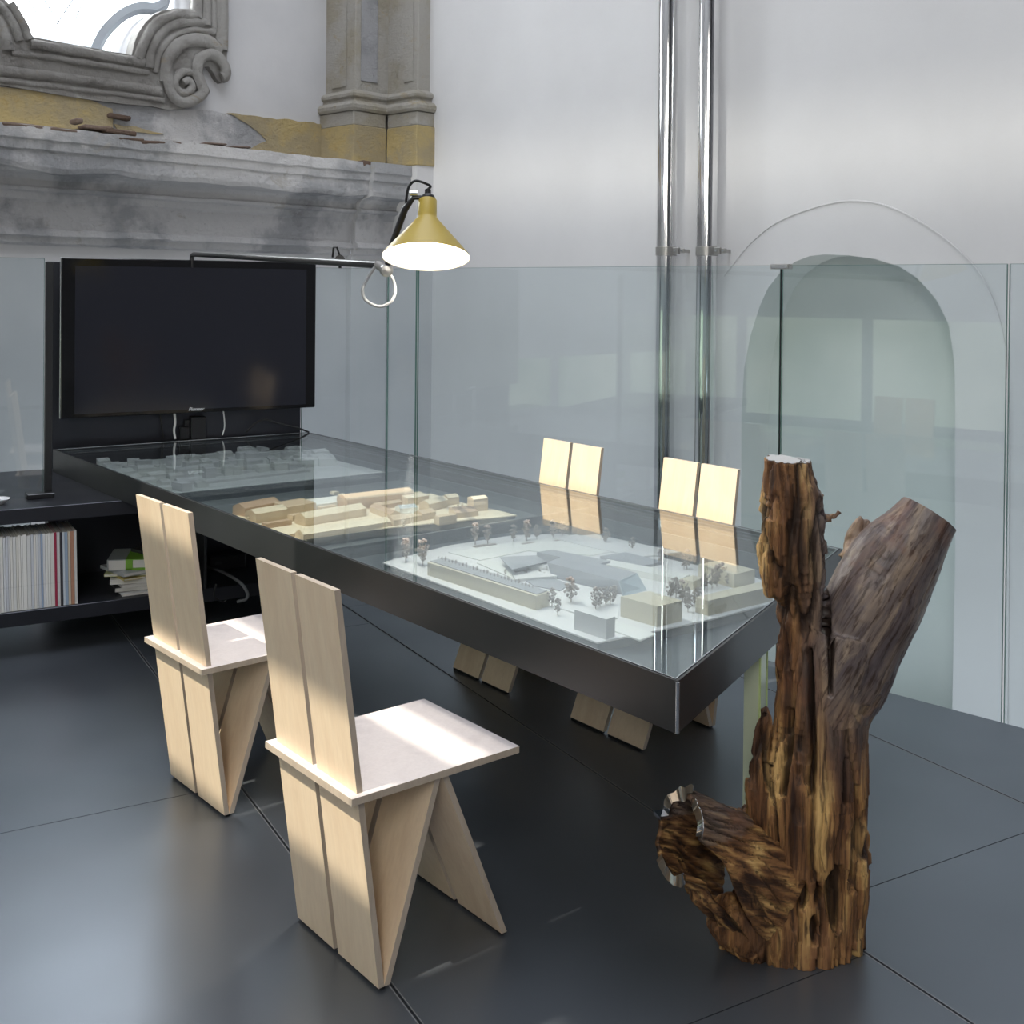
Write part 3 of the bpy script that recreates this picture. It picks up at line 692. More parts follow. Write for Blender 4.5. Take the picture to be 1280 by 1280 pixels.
# ------------------------------------------------------------------ television
TVF = Fr(tuple((PANEL.P-Vector((-math.sin(GRID), math.cos(GRID), 0))*.10).xy), GRID)
c0, c1, c2, c3 = (TVF.px(*p) for p in ((77, 320.3), (395.4, 329.5), (393.7, 506), (75.5, 527)))
tx0, tx1 = (c0.x+c3.x)/2, (c1.x+c2.x)/2; tz0, tz1 = (c2.z+c3.z)/2, (c0.z+c1.z)/2
tv = frame_empty('television', TVF, label='large black flat screen television on the steel wall panel', cat='television')
M_bez = mat('glossy_black_bezel', (.006, .006, .007), .08, spec=.6); M_scr = mat('dark_screen_glass', (.018, .019, .026), .10, spec=.6)
ix0, ix1 = TVF.px(93.5, 430).x, TVF.px(382.5, 430).x; iz0, iz1 = TVF.px(240, 511.5).z, TVF.px(240, 334.5).z
b = B(); b.box((tx0, 0, tz0), (tx1, .035, tz1), ch=.004); b.build('housing', M_bez, tv)
B().box((ix0, -.0012, iz0), (ix1, .0, iz1)).build('screen', M_scr, tv)
B().box((tx0-.004, .002, tz0), (tx0, .03, tz1), ch=.001).build('silver_side_trim', M_edge, tv)['label'] = 'thin silver side edge'
B().box((tx0+.35, .035, tz0+.15), (tx1-.35, .098, tz1-.2)).build('wall_mount', M_black, tv)
fc = bpy.data.curves.new('lettering', 'FONT'); fc.body = 'Pioneer'; fc.size = .026; fc.align_x = 'CENTER'; fc.extrude = .0006; fc.shear = .35
fo = bpy.data.objects.new('logo_tmp', fc); C.objects.link(fo)
bpy.context.view_layer.update()
me = bpy.data.meshes.new_from_object(fo.evaluated_get(bpy.context.evaluated_depsgraph_get())); bpy.data.objects.remove(fo)
lg = bpy.data.objects.new('brand_lettering', me); C.objects.link(lg); lg.parent = tv
me.materials.clear(); me.materials.append(mat('silver_print', (.85, .87, .9), .3, .2))
q = TVF.px(245, 513.2); lg.location = (q.x, -.0018, q.z); lg.rotation_euler = (R(90), 0, 0); lg['label'] = 'small silver lettering on the lower bezel'

# ------------------------------------------------------------------ vitrine table
TA = 2.2482
T = Fr((.3564, 2.3967), TA-math.pi/2)        # local x across the table, y along it towards the screen
TZ, TT = .735, .111
OUT = [(0, 0), (1.338, .532), (1.366, 4.094), (.002, 4.202)]
tb = frame_empty('display_table', T, label='long black steel vitrine table with a glass top holding three scale models', cat='table')
def inset(poly, d):
    n = len(poly); res = []
    for i in range(n):
        p0, p1, p2 = (Vector((*poly[(i+k) % n], 0)) for k in (-1, 0, 1))
        e1 = (p1-p0).normalized(); e2 = (p2-p1).normalized(); n1 = Vector((-e1.y, e1.x, 0)); n2 = Vector((-e2.y, e2.x, 0))
        k = d/max(.2, (1+n1.dot(n2))); res.append(tuple((p1+(n1+n2)*k).xy))
    return res
I1 = inset(OUT, .006); I2 = inset(OUT, .0025); I3 = inset(OUT, .05)
for i, nm in enumerate(('end_apron', 'apron', 'back_apron', 'apron')):
    j = (i+1) % 4
    B().prism([OUT[i], OUT[j], I1[j], I1[i]], TZ-TT, TZ).build(nm, M_iron, tb)
B().prism(I1, TZ-TT+.004, TZ-TT+.012).build('tray_floor', M_ironin, tb)
for i in range(4):                           # angle section that carries the glass
    j = (i+1) % 4; A2 = inset(OUT, .022)
    B().prism([I1[i], I1[j], A2[j], A2[i]], TZ-.018, TZ-.014).build('glass_rest', M_ironin, tb)
    if i in (1, 3):
        A3 = inset(OUT, .018)
        B().prism([I1[i], I1[j], A3[j], A3[i]], TZ-.038, TZ-.033).build('tray_ledge', M_edge if i == 1 else M_ironin, tb)
g0 = inset(OUT, .009)
bt = B(); bt.add([(x, y, TZ-.0005) for x, y in g0], [(0, 1, 2, 3)]); bt.add([(x, y, TZ-.0125) for x, y in g0], [(3, 2, 1, 0)])
bt.build('glass_top', M_tglass, tb)
ge = B()
for i in range(4):
    j = (i+1) % 4; a, c, a2, c2 = *(g0[k] for k in (i, j)), *(inset(OUT, .012)[k] for k in (i, j))
    ge.prism([a, c, c2, a2], TZ-.003, TZ+.0006)
ge.build('polished_glass_edge', M_edge, tb)
# bright mitred corner seam
B().tube([(-.001, -.0015, TZ-TT+.002), (-.001, -.0015, TZ-.001)], .0042, 8).build('corner_seam', M_edge, tb, True)
# cross bars inside the tray
def bar(u0, u1, v0=.012, v1=1.34, z0=TZ-TT+.012, z1=TZ-.055, m=M_ironin, nm='cross_bar', w=.012):
    d = Vector((v1-v0, u1-u0, 0)).normalized(); n = Vector((-d.y, d.x, 0))*w
    return B().prism([(v0, u0), (v1, u1), (v1+n.x, u1+n.y), (v0+n.x, u0+n.y)], z0, z1).build(nm, m, tb)
bar(1.70, 1.72); bar(1.82, 1.70, z1=TZ-.078); bar(2.98, 2.93)
b = B().box((1.22, .62, TZ-TT+.012), (1.228, 4.08, TZ-.05)); b.build('long_bar', M_ironin, tb)
# support: green glass fin below the end of the table
p = T.lz(950, 822, TZ-TT); fin = B().box((p.x-.006, p.y+.005, .0), (p.x+.006, p.y+.075, TZ-TT))
# orient the fin so that its width faces along the end of the table
o = B(); e_dir = Vector((1.338, .532, 0)).normalized(); e_n = Vector((-e_dir.y, e_dir.x, 0)); q0 = e_dir*(p.xy.dot(e_dir.xy)+.065)+e_n*.012
pp = [q0-e_dir*.03, q0+e_dir*.03, q0+e_dir*.03+e_n*.042, q0-e_dir*.03+e_n*.042]
o.prism([(v.x, v.y) for v in pp], 0, TZ-TT).build('glass_leg', M_fin, tb)['label'] = 'thick green glass leg'
ee = B()
for v in (pp[0], pp[1]): ee.prism([(v.x-.002, v.y-.002), (v.x+.002, v.y-.002), (v.x+.002, v.y+.002), (v.x-.002, v.y+.002)], 0, TZ-TT-.001)
ee.build('leg_edge', mat('bright_green_glass_edge', (.55, .68, .30), .15), tb)

# ------------------------------------------------------------------ chairs
CW, CD, CS, CT = .4006, .4669, .457, .0162
def make_chair():
    r = empty('plywood_chair', (0, 0, 0), 0)
    ins, pw, pt = .0166, .174, .015; ht = .9094; vt, vf = -.038, .084
    pv = lambda z: vf+(vt-vf)*z/ht
    xs = ((-ins-pw, -ins), (-CW+ins, -CW+ins+pw))
    def slab2(name, a, c, x0, x1, th, edge=True):        # board between two side view points, thickness th towards +y
        (ya, za), (yc, zc_) = a, c
        V = [(x0, ya, za), (x1, ya, za), (x1, yc, zc_), (x0, yc, zc_), (x0, ya+th, za), (x1, ya+th, za), (x1, yc+th, zc_), (x0, yc+th, zc_)]
        b = B(); b.add(V, [(0, 1, 2, 3), (7, 6, 5, 4)], 0); b.add(V, [(1, 0, 4, 5), (2, 1, 5, 6), (3, 2, 6, 7), (0, 3, 7, 4)], 1)
        return b.build(name, [M_ply, M_plyedge], r)
    z0 = .008
    for x0, x1 in xs:
        slab2('back_board', (pv(CS), CS), (pv(ht), ht), x0, x1, pt)
        slab2('rear_leg_board', (pv(z0), z0), (pv(CS-CT), CS-CT), x0, x1, pt)
        slab2('inner_leg_board', (.097, z0), (.233, CS-CT), x0+.0, x1, .016)
        slab2('front_leg_board', (.4316, z0), (.249, CS-CT), x0, x1, .016)
        for y in (.094, .4396): B().box((x0+.006, y-.004, 0), (x1-.006, y+.010, z0+.0005), ch=.001).build('foot_pad', M_black, r)
    b = B(); V = [(-CW, 0, CS-CT), (0, 0, CS-CT), (0, CD, CS-CT), (-CW, CD, CS-CT), (-CW, 0, CS), (0, 0, CS), (0, CD, CS), (-CW, CD, CS)]
    b.add(V, [(4, 5, 6, 7), (3, 2, 1, 0)], 0); b.add(V, [(0, 1, 5, 4), (1, 2, 6, 5), (2, 3, 7, 6), (3, 0, 4, 7)], 1)
    b.build('seat', [M_seatw, M_plyedge], r)
    return r
ch0 = make_chair()
for i, (x, y, a, lb) in enumerate(((-.3335, 2.4454, .6846, 'pale plywood chair nearest the viewer, its seat in full view'),
                                   (-.8781, 3.2615, .7118, 'pale plywood chair left of the nearest one, beside the pile of magazines'),
                                   (.5655, 4.4145, 3.8147, 'pale plywood chair across the table beside the tree trunk, under the steel pipes'),
                                   (.1159, 4.944, 3.8042, 'pale plywood chair across the table left of the steel pipes'))):
    o = ch0 if i == 0 else copy_tree(ch0)
    o.location = (x, y, 0); o.rotation_euler = (0, 0, a-math.pi/2); tag(o, lb, 'chair', 'split back plywood chairs around the table')

# ------------------------------------------------------------------ lamp on its long arm
M_yel = mat('mustard_yellow_enamel', (.42, .31, .055), .38, spec=.4); M_lampw = mat('white_enamel_inside', (.85, .85, .82), .5)
lm = empty('swing_arm_lamp', PANEL.M @ Vector((PANEL.px(240, 318).x, -.05, 0)), 0, label='yellow conical lamp shade on a long black swing arm above the table', cat='lamp')
iw = Matrix.Translation(-lm.location)
def LP(px, py, Y): v = ray(px, py); return iw @ (EYEP+v*Y)
j0 = LP(240, 318, 6.02); j1 = LP(425, 325, 4.1); j2 = LP(472, 331, 3.64); j3 = LP(483, 338, 3.60)
base = Vector((j0.x-.006, j0.y+.02, 1.0))
B().tube([base, (base.x, base.y, j0.z-.03), (base.x+.002, base.y-.004, j0.z-.006), j0+Vector((.02, -.03, 0)), j2], .0125, 12).build('arm', M_black, lm, True)
b = B(); b.tube([j1+Vector((-.004, .03, 0)), j1+Vector((.004, -.03, 0))], .018, 12); b.tube([j1+Vector((0, 0, .012)), j1+Vector((-.01, -.01, .045)), j1+Vector((-.025, .01, .045)), j1+Vector((-.03, .02, .01))], .004, 6)
b.tube([j1, j1+Vector((0, 0, -.03))], .006, 6); b.build('cable_clip', M_black, lm, True)
b = B(); b.tube([j2, j3], .014, 12); b.lathe([(0, -.018), (.014, -.016), (.021, -.006), (.021, .006), (.014, .016), (0, .018)], 16, Matrix.Translation(j3) @ Matrix.Rotation(R(90), 4, 'X')); b.build('ball_joint', M_clip, lm, True)
# shade: axis tilted, wide mouth turned towards the viewer
mc = LP(532.5, 321.5, 3.5); top = LP(533, 243, 3.535)
ax = (top-mc); ax = Vector((ax.x*.3, .075, .24)).normalized()
zq = ax.to_track_quat('Z', 'Y').to_matrix().to_4x4(); SM = Matrix.Translation(mc) @ zq
Rm = .1355
pr = [(Rm, 0), (Rm-.003, .006), (.033, .125), (.030, .134), (.029, .186), (.026, .190), (.012, .192)]
B().lathe(pr, 48, SM).build('shade', M_yel, lm, True)
pi_ = [(Rm-.0015, .0), (Rm-.005, .006), (.031, .123), (.028, .134), (.027, .184), (.0, .186)]
B().lathe([(r, z+.0005) for r, z in pi_][::-1], 48, SM).build('shade_lining', M_lampw, lm, True)
b = B(); b.lathe([(.012, .190), (.023, .190), (.023, .197), (.019, .203), (.014, .206), (.010, .208), (.010, .222), (.007, .224), (0, .225)], 20, SM); b.build('socket_cap', M_black, lm, True)
M_bulb = bpy.data.materials.new('lit_bulb'); M_bulb.use_nodes = True; nt = M_bulb.node_tree; nt.nodes.clear()
e = nt.nodes.new('ShaderNodeEmission'); oo = nt.nodes.new('ShaderNodeOutputMaterial'); e.inputs[0].default_value = (1, .93, .80, 1); e.inputs[1].default_value = 70; nt.links.new(e.outputs[0], oo.inputs[0])
B().lathe([(0, .028), (.018, .032), (.028, .045), (.030, .060), (.024, .080), (.014, .100), (.013, .13)], 24, SM).build('bulb', M_bulb, lm, True)
tp = SM @ Vector((0, 0, .215)); tp2 = SM @ Vector((0, 0, .224))
lo = LP(506, 262, 3.57)
b = B(); b.tube([j3, LP(490, 306, 3.59), lo, LP(517, 247, 3.55), SM @ Vector((-.012, 0, .198))], [.010, .010, .011, .008, .007], 10); b.build('lamp_bracket', M_black, lm, True)
B().tube(bez([tp2, SM @ Vector((-.006, 0, .236)), LP(520, 226, 3.54), LP(511, 234, 3.55), LP(508, 248, 3.56), LP(506, 262, 3.575), LP(495, 290, 3.58)], 6), .0042, 8).build('power_cord', M_cableb, lm, True)
B().lathe([(.0, -.012), (.010, -.012), (.010, .012), (0, .012)], 14, Matrix.Translation(LP(517, 241, 3.545)) @ Matrix.Rotation(R(90), 4, 'Y')).build('thumb_screw', M_edge, lm, True)
B().tube(bez([LP(469, 333, 3.63), LP(459, 349, 3.63), LP(453, 363, 3.62), LP(458, 376, 3.62), LP(474, 383, 3.61), LP(488, 378, 3.6), LP(494, 364, 3.6), LP(491, 349, 3.6), LP(485, 341, 3.6)], 7), .0052, 8).build('cable_loop', mat('grey_lamp_cable', (.30, .31, .32), .2), lm, True)
l = bpy.data.lights.new('lamp_bulb', 'SPOT'); l.energy = 36; l.color = (1, .90, .76); l.shadow_soft_size = .03; l.spot_size = R(150); l.spot_blend = .8
lo_ = bpy.data.objects.new('lamp_bulb', l); C.objects.link(lo_); lo_.parent = lm; lo_.location = SM @ Vector((0, 0, .02)); lo_.rotation_euler = (-ax).to_track_quat('-Z', 'Y').to_euler()

# ------------------------------------------------------------------ cables and box on the table end
zt_ = TZ+.0015
def TP(px, py, z=zt_): return onz(px, py, z)
cable('cable', 'white cable hanging from the television, the left one', [PANEL.M @ PANEL.px(218, 516, -.06), PANEL.M @ PANEL.px(219, 528, -.06), PANEL.M @ PANEL.px(217.5, 538, -.06), PANEL.M @ PANEL.px(219, 548.5, -.06)], .006, M_cablew)
cable('cable', 'thin white cable hanging from the television, the right one', [PANEL.M @ PANEL.px(279, 513, -.06), PANEL.M @ PANEL.px(280.5, 525, -.06), PANEL.M @ PANEL.px(280.5, 535, -.06), PANEL.M @ PANEL.px(278, 544, -.06)], .0035, M_cablew)
cable('cable', 'black cable hanging behind the television down to the table', [PANEL.M @ PANEL.px(200, 518, -.03), PANEL.M @ PANEL.px(202, 530, -.03), PANEL.M @ PANEL.px(204, 548, -.02)], .006, M_cableb)
cable('cable', 'black cable lying in a loop on the glass beside the steel panel', [PANEL.M @ PANEL.px(307, 541, -.03), PANEL.M @ PANEL.px(318, 530, -.05), PANEL.M @ PANEL.px(330, 524.5, -.06), PANEL.M @ PANEL.px(347, 529, -.07), PANEL.M @ PANEL.px(372, 535, -.06), PANEL.M @ PANEL.px(386, 540, -.04)], .0055, M_cableb)
bx = PANEL.px(248, 540, -.03)
wb = empty('media_box', PANEL.M @ Vector((bx.x, -.035, TZ)), PANEL.a, label='small black box standing on the table against the steel panel', cat='box')
B().box((-.045, -.025, 0), (.035, .033, PANEL.px(248, 521, -.06).z-TZ), ch=.004).build('housing', M_black, wb)
B().box((-.10, -.01, .0), (-.05, .02, .07), ch=.003).box((-.075, -.01, .07), (-.05, .02, .105), ch=.003).build('plug', M_black, wb)
# ------------------------------------------------------------------ scale models inside the vitrine
M_card = mat('pale_grey_card', (.80, .82, .80), .8); M_card2 = mat('white_card', (.76, .77, .78), .8); M_card3 = mat('grey_blue_card', (.36, .38, .42), .7)
M_wood1 = mat('limewood', (.62, .50, .36), .6); M_wood2 = mat('pale_limewood_base', (.78, .71, .56), .6); M_wood3 = mat('rosy_wood', (.52, .38, .27), .6); M_cream = mat('cream_card', (.66, .62, .50), .8)
M_acr = mat('frosted_acrylic', (.50, .58, .64), .25); M_twig = mat('dried_plant_trees', (.38, .35, .33), .9); M_ball = mat('wooden_bead_trees', (.62, .53, .40), .7)
ZT = TZ-TT+.012                              # tray floor
def area2(P): return sum(P[i][0]*P[(i+1) % len(P)][1]-P[(i+1) % len(P)][0]*P[i][1] for i in range(len(P)))
def model(name, label, zbase, outline, m, mside=None):
    r = frame_empty(name, T, label=label, cat='scale model')
    B().prism(outline, zbase-.004, zbase).build('base_board', m, r)
    B().prism(inset(outline if area2(outline) > 0 else outline[::-1], .004), ZT, zbase-.004).build('plinth', M_ironin, r); return r
def lz(px, py, z): q = T.lz(px, py, z); return Vector((q.x, q.y, 0))
def block(parent, name, m, p1, p2, depth, h, z0, roof='flat', rh=.010, mr=None, jit=0):
    """p1 -> p2: lower front edge on the board (local xy); depth runs away from it to the left of the direction"""
    d = (p2-p1); L = d.length; d.normalize(); n = Vector((-d.y, d.x, 0)); b = B()
    A = [p1, p2, p2+n*depth, p1+n*depth]; lo = [Vector((q.x, q.y, z0)) for q in A]; hi = [Vector((q.x, q.y, z0+h)) for q in A]
    if roof == 'flat':
        b.add(lo+hi, [(0, 1, 5, 4), (1, 2, 6, 5), (2, 3, 7, 6), (3, 0, 4, 7), (4, 5, 6, 7)])
    elif roof == 'gable':
        r1 = (A[0]+A[3])/2; r2 = (A[1]+A[2])/2; rr = [Vector((r1.x, r1.y, z0+h+rh)), Vector((r2.x, r2.y, z0+h+rh))]
        b.add(lo+hi+rr, [(0, 1, 5, 4), (1, 2, 6, 9, 5), (2, 3, 7, 6), (3, 0, 4, 8, 7)]); b.add(lo+hi+rr, [(4, 5, 9, 8), (6, 7, 8, 9)], 1)
    elif roof == 'shed':
        hh = [hi[0], hi[1], hi[2]+Vector((0, 0, rh)), hi[3]+Vector((0, 0, rh))]
        b.add(lo+hh, [(0, 1, 5, 4), (1, 2, 6, 5), (2, 3, 7, 6), (3, 0, 4, 7)]); b.add(lo+hh, [(4, 5, 6, 7)], 1)
    o = b.build(name, [m, mr or m], parent)
    bm = bmesh.new(); bm.from_mesh(o.data); bmesh.ops.recalc_face_normals(bm, faces=bm.faces); bm.to_mesh(o.data); bm.free()
    return o
def away(p1, p2):                            # order the two points so that the depth runs away from the viewer (towards larger y/x)
    d = p2-p1; n = Vector((-d.y, d.x, 0)); v = Vector((.626, .779, 0))   # roughly the view direction in table axes
    return (p1, p2) if n.dot(v) > 0 else (p2, p1)
def blk(parent, m, a, c, depth, h, z0, roof='flat', rh=.010, mr=None, name='building'):
    p1, p2 = away(lz(*a, z0), lz(*c, z0)); return block(parent, name, m, p1, p2, depth, h, z0, roof, rh, mr)
def icos(n=1):
    bm = bmesh.new(); bmesh.ops.create_icosphere(bm, subdivisions=n, radius=1)
    bm.verts.index_update(); v = [x.co.copy() for x in bm.verts]; f = [tuple(y.index for y in x.verts) for x in bm.faces]; bm.free(); return v, f
ICO = icos(1)
def tree_mesh(seed, kind):
    rr = random.Random(seed); b = B()
    if kind == 'twig':
        b.tube([(0, 0, 0), (rr.uniform(-.001, .001), 0, .02)], [.0012, .0009], 5)
        for k in range(46):
            a = rr.uniform(0, 6.28); u = rr.uniform(0, 1)**.6; z = rr.uniform(-1, 1); rad = .014*u*math.sqrt(max(0, 1-z*z))
            s = rr.uniform(.0018, .0042); c = Vector((rad*math.cos(a), rad*math.sin(a), .031+.020*z))
            b.add([c+v*s for v in ICO[0]], ICO[1])
            if k % 5 == 0: b.tube([(0, 0, .012), c], [.0007, .0004], 3)
    else:
        b.tube([(0, 0, 0), (0, 0, .03)], .0009, 5)
        for z, s in ((.008, .0045), (.018, .006), (.026, .0055), (.034, .0045)):
            for k in range(2):
                c = Vector((rr.uniform(-.005, .005), rr.uniform(-.005, .005), z)); b.add([c+v*s for v in ICO[0]], ICO[1])
    return b
TREES = {}
def tree(parent, px, py, z0, s=1.0, kind='twig'):
    k = (kind, random.randint(0, 3))
    q = lz(px, py, z0)
    if k not in TREES:
        o = tree_mesh(k[1]+(9 if kind == 'twig' else 0), kind).build('model_tree', M_twig if kind == 'twig' else M_ball, parent); TREES[k] = o.data
    else:
        o = bpy.data.objects.new('model_tree', TREES[k]); C.objects.link(o); o.parent = parent
    o.location = (q.x, q.y, z0); o.scale = (s, s, s); o.rotation_euler = (0, 0, random.uniform(0, 6)); return o

def outl(P, z): return [(q.x, q.y) for q in (lz(x, y, z) for x, y in P)]
# far model: pale town model
Z1 = .664
m1 = model('town_model', 'pale grey town model at the television end of the table', Z1, [(.06, 3.04), (1.20, 2.985), (1.20, 3.98), (.06, 4.08)], M_card)
r1 = random.Random(5)
for j in range(8):
    for i in range(13):
        u = 3.14+j*.105+r1.uniform(-.015, .015); v = .10+i*.085+r1.uniform(-.015, .015)
        if j < 2 and i > 3: continue
        if r1.random() < .16 or v > 1.14 or u > 3.96: continue
        if j == 0 and r1.random() < .4: continue
        L = r1.uniform(.035, .085); D = r1.uniform(.03, .06); h = r1.uniform(.018, .045); a = r1.choice((0, 0, .25, -.3, 1.5))
        p1 = Vector((v, u, 0)); p2 = p1+Vector((math.cos(a), math.sin(a), 0))*L
        block(m1, 'building', r1.choice((M_card, M_card, M_card2)), p1, p2, D, h, Z1, r1.choice(('flat', 'gable', 'gable', 'shed')), .010)
for (a, c, d, h) in (((214, 612), (228, 615), .05, .035), ((232, 607), (253, 604), .04, .018), ((222, 598), (243, 596), .06, .04), ((232, 588), (262, 586), .07, .035), ((262, 588), (298, 584), .05, .035),
                     ((300, 579), (322, 577), .06, .05), ((322, 577), (336, 575), .05, .04)):
    blk(m1, M_card2, a, c, d, h, Z1)
for (a, c) in (((255, 597), (390, 583)), ((258, 605), (388, 590))): blk(m1, M_card2, a, c, .012, .010, Z1, name='railway_wall')
for i in range(40):
    t = i/39; tree(m1, 300+90*t, 588-9*t, Z1, .28+.08*(i % 3), 'bead')

# middle model: warm wooden one
Z2 = .672
m2 = model('old_town_model', 'warm wooden model of gabled buildings in the middle of the table', Z2, outl([(294, 647), (352, 677), (470, 661), (560, 652), (646, 644), (619, 637), (580, 629), (540, 617), (470, 617), (420, 620), (355, 627), (305, 636)], Z2), M_wood2)
W = M_wood1; P = M_wood3
for a in ((W, (379, 675), (489, 658), .055, .018, 'gable', .014, M_wood2), (W, (356, 674), (378, 668), .06, .012, 'shed', .006, M_wood2), (W, (382, 658), (458, 645), .07, .030, 'gable', .016, M_wood2),
          (P, (333, 661), (365, 656), .03, .018, 'flat', 0, W), (W, (320, 655), (360, 648), .07, .036, 'gable', .014, M_wood2), (P, (306, 646), (350, 637), .07, .032, 'gable', .016, P),
          (W, (360, 645), (395, 639), .09, .034, 'shed', .006, W), (W, (366, 652), (380, 650), .04, .022, 'flat', 0, W), (M_card, (394, 639), (434, 633), .08, .024, 'shed', .008, M_card),
          (P, (434, 639), (518, 629), .09, .044, 'gable', .016, W), (W, (462, 640), (487, 650), .05, .022, 'gable', .010, P), (W, (510, 633), (536, 629), .06, .032, 'shed', .008, M_wood2),
          (W, (536, 640), (560, 634), .05, .030, 'gable', .014, M_wood2), (W, (492, 658), (510, 655), .05, .022, 'gable', .014, W), (P, (470, 638), (503, 633), .04, .018, 'gable', .008, W),
          (W, (510, 655), (527, 651), .05, .022, 'flat', 0, W), (W, (528, 651), (545, 648), .05, .026, 'gable', .010, W), (W, (549, 657), (571, 654), .035, .032, 'flat', 0, M_wood2),
          (W, (570, 648), (598, 645), .06, .020, 'shed', .012, P), (W, (592, 640), (610, 638), .05, .050, 'gable', .008, M_wood2), (M_card, (500, 643), (522, 641), .05, .022, 'gable', .010, M_acr),
          (W, (455, 632), (500, 624), .05, .030, 'gable', .010, W), (W, (402, 640), (420, 637), .04, .018, 'flat', 0, M_wood2), (W, (560, 632), (574, 630), .04, .030, 'gable', .012, M_wood2)):
    blk(m2, a[0], a[1], a[2], a[3], a[4], Z2, a[5], a[6], a[7])
for px, py, s in ((309, 655, .9), (311, 649, .9), (327, 660, .5), (504, 661, .8), (506, 657, .7), (567, 645, 1.0), (569, 652, .8), (573, 640, .8), (577, 638, .8)): tree(m2, px, py, Z2, s, 'bead')
for px, py in ((418, 619), (428, 622)): blk(m2, M_wood2, (px, py), (px+6, py-1), .03, .012, Z2)

# near model: grey white site model
Z3 = .664
m3 = model('site_model', 'grey and white site model with cream blocks at the near end of the table', Z3, outl([(478, 703), (747, 803), (888, 774), (968, 753), (978, 738), (945, 722), (850, 702), (790, 688), (705, 667), (640, 669), (560, 682)], Z3), M_card2)
def topblk(parent, m, pts, zt, name='building', z0=Z3, mr=None):
    """a block given by the image corners of its top"""
    A = [T.lz(x, y, zt) for x, y in pts]; n = len(A); b = B(); b.prism([(q.x, q.y) for q in A], z0, zt)
    return b.build(name, m, parent)
topblk(m3, M_cream, [(775.7, 745.5), (821.6, 758), (852.8, 751), (811.8, 738.6)], .719)
topblk(m3, M_card2, [(718, 762), (758, 774.4), (768.8, 770.5), (731.7, 758.6)], .716)
topblk(m3, M_cream, [(869.4, 746.4), (885, 751), (966, 733), (956, 726)], .706)
topblk(m3, M_cream, [(873, 705.4), (918, 718), (943.6, 712), (899.7, 700.5)], .706)
topblk(m3, M_cream, [(850, 723.5), (866, 727), (880, 722), (866, 719)], .690)
# long wall building along the near edge with its flat roof
topblk(m3, M_cream, [(534.5, 703), (670, 745), (686.8, 739.4), (556, 697)], .704)
A = [T.lz(x, y, .7043) for x, y in ((538, 702), (671, 743.4), (684, 739), (556, 698))]
B().prism([(q.x, q.y) for q in A], .704, .7065).build('roof', M_card3, m3)
# angular centre building: body with a slanted glazed end
def hull(parent, name, m, top, bot, zt, z0=Z3):
    A = [T.lz(x, y, zt) for x, y in top]; Bm = [T.lz(x, y, z0) for x, y in bot]; n = len(A)
    V = [Vector((q.x, q.y, z0)) for q in Bm]+[Vector((q.x, q.y, zt)) for q in A]
    b = B(); b.add(V, [tuple(range(n))[::-1], tuple(range(n, 2*n))]+[(i, (i+1) % n, n+(i+1) % n, n+i) for i in range(n)])
    o = b.build(name, m, parent); bm = bmesh.new(); bm.from_mesh(o.data); bmesh.ops.recalc_face_normals(bm, faces=bm.faces); bm.to_mesh(o.data); bm.free(); return o
hull(m3, 'building', M_card3, [(684, 703), (772.8, 726), (795.3, 715.8), (708, 694)], [(690, 722), (779, 744), (808, 737), (712, 712)], .704)
hull(m3, 'slanted_facade', M_acr, [(772.8, 726), (773.6, 726.4), (796.3, 716), (795.3, 715.8)], [(778, 745), (779.5, 745.6), (809, 738), (807.5, 737.5)], .7045)
topblk(m3, M_card3, [(671, 690), (745, 706), (763, 701), (690, 687)], .690)
topblk(m3, M_card, [(747, 703), (850, 724), (862, 718), (760, 699)], .684)
hull(m3, 'building', M_card3, [(624, 696), (640, 712), (684, 702), (670, 694)], [(632, 705), (645, 716), (684, 710), (670, 701)], .694)
topblk(m3, M_card2, [(663, 706), (683, 708.5), (684, 703), (664, 701)], .686)
# terraces, paths and beds: thin stepped sheets
for pts, z, m in (([(560, 690), (640, 678), (720, 668), (790, 684), (740, 694), (660, 688), (600, 700)], .667, M_card), ([(690, 672), (745, 668), (850, 690), (800, 696), (740, 684)], .670, M_card2),
                  ([(750, 695), (782, 690), (830, 702), (800, 708)], .673, M_card3), ([(596, 703), (640, 722), (690, 722), (698, 712), (660, 716), (620, 700)], .668, M_card),
                  ([(640, 716), (672, 712), (697, 714), (696, 720), (664, 722), (644, 724)], .674, M_card2), ([(655, 724), (690, 722), (712, 730), (700, 738), (668, 732)], .667, M_card3),
                  ([(690, 745), (722, 740), (775, 752), (772, 772), (740, 772), (700, 760)], .668, M_card2), ([(770, 776), (820, 792), (800, 800), (762, 786)], .668, M_card)):
    topblk(m3, m, pts, z, 'terrace')
for px, py, s in ((507, 703, 1.35), (528.6, 707, 1.5), (594, 681, 1.3), (609.6, 679.5, 1.15), (642, 677, 1.05), (658.5, 677, 1.3), (671, 675, .95), (691.7, 674, 1.2), (703, 671, 1.0), (714, 755, 1.35), (744.5, 763, 1.1),
                  (750, 760, 1.0), (757, 757, .95), (763, 757, .9), (768, 752, .8), (690, 758, .9), (697, 769, .8), (845, 747, 1.0), (838, 750, .9), (853, 752, 1.1), (860, 757, .9), (868, 758, .8), (842, 742, .8), (890, 736, 1.0),
                  (896, 733, 1.1), (902, 729, 1.1), (910, 733, .7), (880, 738, .9), (826, 706, .9), (858.7, 711, 1.1), (855, 712, .9), (757, 680, 1.0), (790, 688, .8), (860, 765, .8), (872, 757, .9)):
    tree(m3, px, py, Z3, s*1.12)
for i in range(28):
    t = i/27; tree(m3, 548+118*t, 699+37*t, .7066, .16+.07*(i % 3))
for i in range(14): tree(m3, 628+random.uniform(0, 60), 712+random.uniform(0, 10), Z3, random.uniform(.2, .4))
